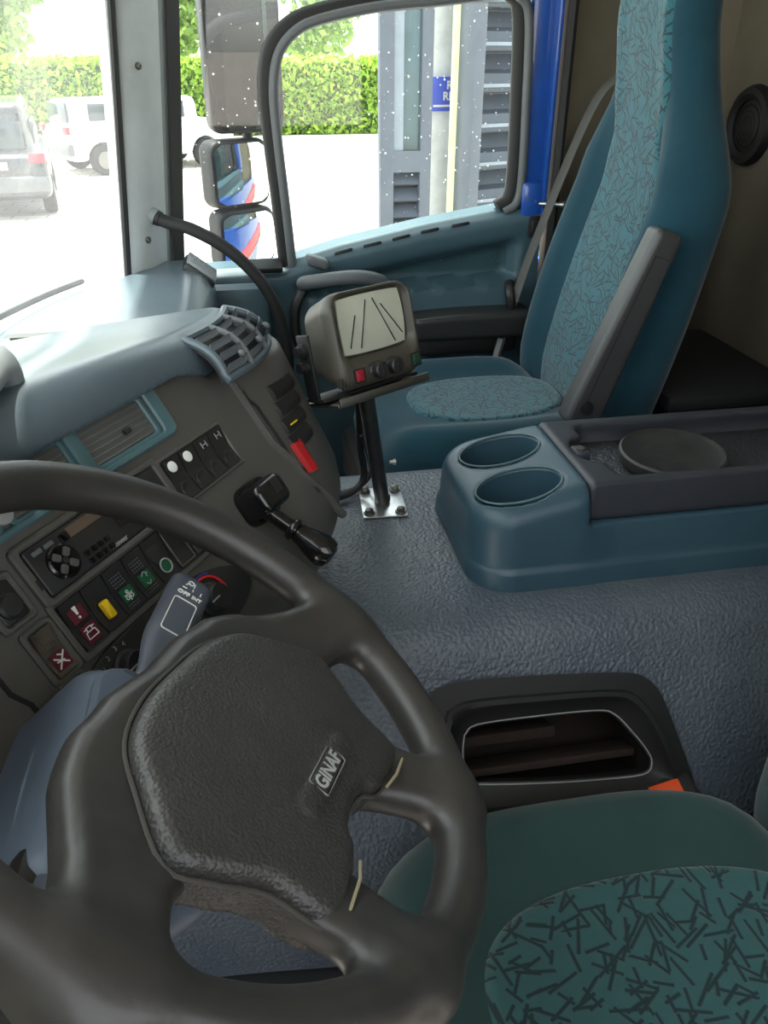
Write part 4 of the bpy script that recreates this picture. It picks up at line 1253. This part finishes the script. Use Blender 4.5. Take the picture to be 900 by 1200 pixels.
for y in (.040, .0475):
    obj('source_key', xf(prism(rr(.011, .0045, .001, 3), 0, .0015, .0004), T(.018 if y < .045 else .032, .0465, .006)), M_grey, rd)
obj('disc_slot', box((.098, .0455, .0062), (.085, .010, .001)), mat('dusty_bronze_display', (92, 78, 66), .35), rd, smooth=0)
obj('display', box((.135, .030, .0062), (.055, .018, .0008)), M_gloss, rd, smooth=0)
obj('eject_key', xf(prism(rr(.010, .008, .0015, 3), 0, .002, .0006), T(.050, .0445, .006)), M_gloss, rd)
obj('lettering', xf(text('Pioneer', .0072, .0003, .0001), T(.097, .0108, .0065)), M_grprint, rd, smooth=0)
obj('release_slot', box((.0015, .022, .0066), (.004, .010, .001)), M_black, rd, smooth=0)

# lower row of seven rockers
obj('switch_frame', ringframe(rr(.212, .064, .005, 4, .100, -.0265), rr(.198, .049, .002, 4, .0995, -.0265), -.004, .004, .0015), M_fascia, db, M=MQ)
def dots(x0, y0, nx, ny, p, z):
    return join(*[xf(lathe([(.0008, 0), (.0008, .0006), (0, .0008)], 6), T(x0+p*i, y0+p*j, z)) for i in range(nx) for j in range(ny)])
for i in range(7):
    cx = .0148+i*.0282
    cy = -.0265
    t = rocker(cx, cy, .0265, .047)
    if i == 0:
        obj('warning_lens', xf(prism(rr(.017, .017, .001, 2), 0, .0008), T(cx, -.017, .0036)), M_burg, t)
        obj('warning_lens', xf(prism(rr(.017, .017, .001, 2), 0, .0008), T(cx, -.0385, .0042)), M_burg, t)
        obj('symbol', join(xf(prism([(-.0022, .0065), (-.001, -.0015), (.001, -.0015), (.0022, .0065)][::1], 0, .0006), T(cx, -.017, .0046)), xf(lathe([(.0014, 0), (.0014, .0006), (0, .0006)], 8), T(cx, -.0215, .0046))), M_white, t, smooth=0)
        obj('symbol', strokes([[(cx-.006, -.043), (cx+.006, -.043), (cx+.005, -.037), (cx-.005, -.037), (cx-.006, -.043)], [(cx-.003, -.037), (cx-.003, -.033), (cx+.003, -.033), (cx+.003, -.037)], [(cx-.006, -.034), (cx-.004, -.034)], [(cx+.004, -.034), (cx+.006, -.034)]], .0009, .0054, .0006), M_white, t, smooth=0)
    elif i == 1:
        obj('lever_slot', xf(prism(rr(.013, .020, .001, 2), 0, .0006), T(cx, -.033, .0030)), M_black, t)
        y_ = obj('yellow_cap', xf(prism(rr(.0085, .018, .0015, 3), 0, .006, .0015), T(cx-.001, -.032, .0030)), M_yellow, t)
    elif i in (2, 3):
        obj('lamp_lens', xf(prism(rr(.016, .014, .001, 2), 0, .0007), T(cx, -.0335, .0034)), M_green, t)
        obj('grip_dots', join(dots(cx-.008, -.022, 5, 6, .0032, .0040), dots(cx-.007, -.046, 5, 2, .003, .0046)), M_grey, t)
        if i == 2:
            obj('symbol', strokes([circ(cx-.003, -.0365, .0018, 8), circ(cx+.003, -.0365, .0018, 8), circ(cx, -.031, .0014, 8), [(cx-.005, -.0335), (cx+.005, -.0335)], [(cx, -.0335), (cx, -.040)]], .0008, .0044, .0006), M_white, t, smooth=0)
        else:
            obj('symbol', strokes([[(cx-.004, -.029), (cx, -.026), (cx+.004, -.029), (cx+.002, -.029), (cx+.002, -.032)], [(cx-.003, -.037), (cx, -.040), (cx+.003, -.037)]], .0008, .0044, .0006), M_grprint, t, smooth=0)
    elif i == 4:
        obj('finger_dent', xf(prism(rr(.017, .028, .008, 5), 0, .0022, .001), T(cx-.002, -.0165, .0022)), M_dark, t)
        obj('lamp_ring', tube([(cx+.0072*math.cos(a), -.036+.0072*math.sin(a), .0052) for a in np.linspace(0, 2*PI, 24, endpoint=False)], .0009, 6, closed=True), M_grprint, t)
        obj('lamp_lens', xf(lathe([(.0066, 0), (.0066, .001), (0, .0015)], 18), T(cx, -.036, .0036)), M_green, t)
    else:
        obj('blank_cover', ringframe(rr(.024, .044, .002, 3, cx, cy), rr(.0215, .0415, .0015, 3, cx, cy), .003, .0055, .0006), M_fascia, t)

# three single switches left of the row
def socket(cx, cy, w, h):
    return obj('switch_frame', ringframe(rr(w+.012, h+.012, .005, 4, cx, cy), rr(w, h, .003, 4, cx, cy), -.004, .004, .002), M_fascia, db, M=MQ)
socket(-.030, .026, .026, .036)
t = obj('push_button', xf(prism(rr(.0255, .0355, .003), -.004, .002, .001), T(-.030, .026, 0)), M_dark, db, M=MQ)
obj('button_dome', xf(lathe([(.0115, 0), (.0115, .003), (.009, .005), (0, .0055)], 20), T(-.030, .022, .002)), M_dark, t)
socket(-.024, -.030, .023, .044)
M_worn = mat('worn_metallic_switch', (104, 98, 84), .4, .5, var=(60, (60, 56, 50), .9))
t = rocker(-.024, -.030, .0225, .0435, M_worn)
obj('grip_dots', dots(-.0315, -.026, 5, 5, .0036, .0038), M_grey, t)
obj('warning_lens', xf(prism(rr(.0165, .016, .001, 2), 0, .0012), T(-.024, -.040, .0040)), M_burg, t)
obj('symbol', strokes([[(-.030, -.046), (-.018, -.034)], [(-.030, -.036), (-.019, -.045)], [(-.029, -.040), (-.022, -.041)], [(-.025, -.034), (-.022, -.036)]], .0013, .0056, .0006), M_white, t, smooth=0)
socket(-.026, -.0695, .0165, .0175)
t = obj('push_button', xf(prism(rr(.016, .017, .002), -.004, .003, .001), T(-.026, -.0695, 0)), M_dark, db, M=MQ)
obj('symbol', strokes([[(-.031, -.073), (-.025, -.073), (-.025, -.068), (-.031, -.068), (-.031, -.073)], [(-.025, -.072), (-.022, -.074), (-.022, -.067), (-.027, -.066)], [(-.034, -.064), (-.031, -.064)]], .0007, .0033, .0005), M_white, t, smooth=0)

# heating controls: long oval panel with two dials
ho = []
for k in range(40):
    a = 2*PI*k/40
    c, s_ = math.cos(a), math.sin(a)
    ho.append((.094+.125*abs(c)**.8*math.copysign(1, c), -.0945-.008*c+.036*s_))
hp_ = obj('heater_panel', xf(prism(ho, -.004, .004, .003), T()), M_dark, db, M=MQ)
def dial(cx, cy, r, name='heater_dial'):
    t = obj(name, xf(lathe([(r, 0), (r, .004), (r*.86, .006), (r*.80, .016), (r*.72, .018), (0, .018)], 28), T(cx, cy, .004)), M_black, db, M=MQ)
    obj('pointer', box((cx-r*.5, cy+.002, .0222), (r*.7, .0016, .0006)), M_grprint, t, smooth=0)
    return t
dial(.024, -.087, .0175)
dial(.150, -.095, .0185)
obj('scale_digits', join(*[xf(text(s, .007, .0003), T(x, y, .0045)) for s, x, y in (('2', .012, -.067), ('3', .024, -.0645), ('4', .034, -.0665), ('1', .003, -.073))]), M_grprint, hp_, smooth=0)
def arc(cx, cy, r, a0, a1, n=16): return [(cx+r*math.cos(rad(a)), cy+r*math.sin(rad(a)), .0048) for a in np.linspace(a0, a1, n)]
obj('warm_ring', tube(arc(.152, -.095, .0245, 110, -25), .0018, 6), M_ringred, hp_)
obj('cold_ring', tube(arc(.152, -.095, .0275, 165, 60), .0012, 6), M_ringblue, hp_)
obj('cold_mark', box((.1235, -.107, .0045), (.009, .005, .0008)), M_bluemk, hp_, smooth=0)
obj('fan_symbol', strokes([circ(.108, -.118, .003, 8), [(.112, -.114), (.115, -.120)]], .0006, .0045, .0005), M_grprint, hp_, smooth=0)
ls = obj('lighter_socket', xf(lathe([(.0095, 0), (.0095, .004), (.007, .005), (.006, .001), (0, .001)], 20), T(.118, -.148, .0)), M_redbtn, db, M=MQ)

# rocker strip and red lever on the rounded right end
def end_pt(i, v, o): return np.array(dash_pt(i, v, o))
for j, (v0, v1) in enumerate(((.062, .040), (.038, .016), (.014, -.008), (-.010, -.034))):
    i_a, i_b = 8*9+4-j, 8*10+3-j
    P = [[end_pt(i, v, .003+.003*math.sin(PI*(v-v1)/(v0-v1))) for v in np.linspace(v1, v0, 6)] for i in range(i_a, i_b+1)]
    t = obj('rocker_switch', shell(P, (-.006, 0, -.004)), M_dark if j else M_black, db, smooth=50)
    if j == 2:
        q = [end_pt(i, .004, .0075) for i in range(i_a+1, i_a+4)]
        obj('amber_symbol', tube(q, .0012, 6), M_yellow, t)
i_a = 8*9+1
P = [[end_pt(i, v, .004+.008*math.sin(PI*(i-i_a+.4)/2.8)) for v in np.linspace(-.064, -.018, 8)] for i in range(i_a, i_a+3)]
obj('red_lever', shell(P, (-.006, 0, -.003)), M_redlev, db, smooth=60)
strip = [end_pt(8*9-1+int(round(-10*v)), v, .0015) for v in np.linspace(-.095, .07, 14)]
obj('end_seam', tube(strip, .002, 6), M_groove, db)
# dust flecks on the fascia are left to its material

# ------------------------------------------------------------------ hand brake valve
hb = thing('hand_brake', 'glossy black hand brake lever with ribbed knob on the dashboard', 'brake lever', MQ)
obj('base', xf(prism(rr(.058, .050, .016, 5), -.004, .016, .006), T(.292, -.048, 0)), M_gloss, hb)
obj('housing', sdf_mesh(lambda X, Y, Z: extr(np.hypot(np.maximum(np.abs(X-.288)-.016, 0), np.maximum(np.abs(Y+.046)-.008, 0))-.011, Z, .022, .020, .010), (.25, -.075, -.005), (.33, -.015, .05), .003), M_gloss, hb, smooth=60)
obj('label_plate', box((.294, -.040, .0425), (.014, .018, .001)), M_dark, hb)
ax0 = Vector((.272, -.058, .028)); ax1 = Vector((.281, -.128, .056))
dd = (ax1-ax0).normalized(); e1 = dd.orthogonal().normalized(); e2 = dd.cross(e1)
L_ = (ax1-ax0).length
MK = frame(ax0, e1, e2, dd)
obj('shaft', lathe([(.010, 0), (.0105, .005), (.009, .007), (.009, L_*.42), (.0125, L_*.45), (.0135, L_*.48), (.0135, L_*.53), (.0105, L_*.56), (.0105, L_*.60)], 24), M_gloss, hb, M=MK)
obj('knob', lathe([(.0115, L_*.58), (.012, L_*.66), (.0155, L_*.80), (.0185, L_*.98), (.0190, L_*1.08), (.0165, L_*1.17), (.010, L_*1.22), (0, L_*1.23)], 28), M_gloss, hb, M=MK)

# ------------------------------------------------------------------ steering column and stalks
CW = Vector((-.049, .44, .807)); tw = rad(36.46)
nw = Vector((math.sin(tw), 0, math.cos(tw))); upw = Vector((-math.cos(tw), 0, math.sin(tw))); rw = Vector((0, 1, 0))
MCOL = frame(CW, rw, upw, nw)
sc = thing('steering_column', 'slate blue steering column cover behind the wheel', 'steering column', MCOL)
def colf(X, Y, Z):
    d = d_box(X, Y-.20*(-.08-Z), Z, (-.005, .0, -.17), (.098, .064, .092), .022)
    return smax(d, -d_box(X, Y, Z, (-.12, .0, -.07), (.035, .03, .04), .01), .008)
obj('cover', sdf_mesh(colf, (-.13, -.10, -.29), (.12, .14, -.06), .005), M_shroud, sc, smooth=60)
obj('hub_boss', cyl(.05, -.11, -.03, .006, 28), M_black, sc)
obj('cover_collar', ringframe(rr(.18, .11, .03, 5), rr(.12, .09, .03, 5), -.088, -.074, .004), M_shroud, sc)
# right stalk with switch markings
s0 = Vector((.055, .022, -.055)); s1 = Vector((.195, -.006, -.045))
sd = (s1-s0).normalized(); sn = (Vector((0, 0, 1))-sd*sd.z).normalized(); sx_ = sn.cross(sd)
MS = frame(s0, sd, sx_*-1, sn) if False else frame(s0, sd, sn.cross(sd), sn)
def stalkf(X, Y, Z):
    L2 = .150
    hw = .009+.007*smooth01(X, .0, .06)
    d = np.maximum(np.hypot(np.maximum(np.abs(Y)-hw*.55, 0), Z*1.25)-hw*.72, np.abs(X-L2/2)-L2/2)
    return smax(d, X-L2+.004, .010)
stk = obj('wiper_stalk', sdf_mesh(stalkf, (-.01, -.03, -.025), (.16, .03, .025), .0025), M_stalk, sc, smooth=60, M=MS)
obj('stalk_print', join(
    strokes([rr(.048, .022, .003, 3, .080, .0)+[rr(.048, .022, .003, 3, .080, 0)[0]]], .0008, .0094, .0012),
    xf(text('OFF', .0068, .0006, .0002), T(.113, .005, .0094) @ RZ(-90) @ T()),
    xf(text('INT', .006, .0006, .0002), T(.113, -.008, .0094) @ RZ(-90)),
    strokes([[(.121, .004), (.121, .008)], [(.121, -.002), (.124, -.002)], [(.120, -.010), (.124, -.010)], circ(.131, .002, .0028, 10), [(.127, -.002), (.132, -.002)], [(.126, .006), (.130, .003)]], .0009, .0094, .0012)), M_white, stk, smooth=0)
obj('stalk_collar', ringframe(rr(.002, .04, .0008, 3), rr(.001, .038, .0004, 3), 0, .002, .0003), M_stalk, stk)
# left stalk stub with dark boot
lf = obj('left_stalk', tube(cr([(-.075, .045, -.115), (-.105, .045, -.105), (-.135, .043, -.098), (-.165, .042, -.092)], 5), [.020]*4+[.018]*4+[.015]*4+[.014]*4, 16), M_stalk, sc)
obj('stalk_boot', xf(box((0, 0, 0), (.05, .06, .03), .012), T(-.095, .043, -.112)), M_dark, lf)

# ------------------------------------------------------------------ steering wheel
psi = rad(-27)
xw = rw*math.cos(psi)+upw*math.sin(psi); yw = rw*-math.sin(psi)+upw*math.cos(psi)
MW = frame(CW, xw, yw, nw)
sw_ = thing('steering_wheel', 'large worn black four spoke steering wheel in the foreground', 'steering wheel', MW)
half = [(0, .032), (.045, .030), (.085, .018), (.112, -.008), (.140, -.046), (.127, -.076), (.109, -.105), (.098, -.150), (.040, -.147), (.022, -.135)]
padc = half+[(0, -.132)]+[(-x, y) for x, y in half[1:]][::-1]
padp = [tuple(q) for q in cr(padc[-3:]+padc+padc[:3], 4)[12:12+4*len(padc)]]
sh = [(0, .046), (.05, .050), (.092, .044), (.124, .027), (.146, -.002), (.150, -.04), (.12, -.06)]
shp = sh+[(-x, y) for x, y in sh[1:]][::-1]
def spokes2(X, Y):
    d = smin(d_poly(X, Y, padp)+.012, d_poly(X, Y, shp), .012)
    for s in (-1, 1):
        d = smin(d, d_seg2(X, Y, (s*.10, -.005), (s*.215, -.052), .036, .030), .030)
        d = smin(d, d_seg2(X, Y, (s*.062, -.10), (s*.090, -.21), .032, .024), .026)
    return d
def rimf(X, Y, Z):
    rho = np.hypot(X, Y)
    tor = np.hypot(rho-.225, Z)-.0199
    sp2 = spokes2(X, Y)
    zc_ = -.022+.018*smooth01(rho, .13, .21)
    s3 = extr(sp2, Z, zc_, .0165, .014)
    return smin(tor, s3, .022)
obj('rim', sdf_mesh(rimf, (-.255, -.255, -.05), (.255, .255, .03), .0034), M_wheel, sw_, smooth=180)
def padf2(X, Y, Z):
    d2 = d_poly(X, Y, padp)+.003
    zt = .012-.55*(X*X*.6+(Y+.055)**2)
    a = d2+.010; b = Z-zt+.010
    d = np.sqrt(np.maximum(a, 0)**2+np.maximum(b, 0)**2)+np.minimum(np.maximum(a, b), 0)-.010
    loz = np.hypot(np.maximum(np.abs(X)-.040, 0), Y+.100)-.011
    d = smin(d, np.maximum(loz+.004, Z-zt-.002), .004)
    return np.maximum(d, -.03-Z)
obj('pad_seam', tube([(x, y, -.0045) for x, y in inset2(padp[::-1], .001)], .0016, 6, closed=True), M_seamd, sw_)
hpad = obj('hub_pad', sdf_mesh(padf2, (-.155, -.165, -.035), (.155, .045, .025), .0026), M_pad, sw_, smooth=180)
zb = .0105
bdg = obj('badge', xf(prism(rr(.046, .0165, .003, 4), -.006, .0018, .0006), T(0, -.100, zb)), M_gloss, sw_)
obj('badge_frame', ringframe(rr(.048, .0185, .0035, 4, 0, -.100), rr(.0445, .015, .002, 4, 0, -.100), zb, zb+.0026, .0006), M_zinc, bdg)
obj('lettering', xf(text('GINAF', .0145, .0006, .0004), T(0, -.100, zb+.0022)), M_grprint, bdg, smooth=0)
for s in (-1, 1):
    obj('spoke_seam', tube([(s*.097, -.151, .001), (s*.085, -.152, .0045), (s*.060, -.151, .006), (s*.043, -.148, .003)], .0012, 6), M_seamy, sw_)
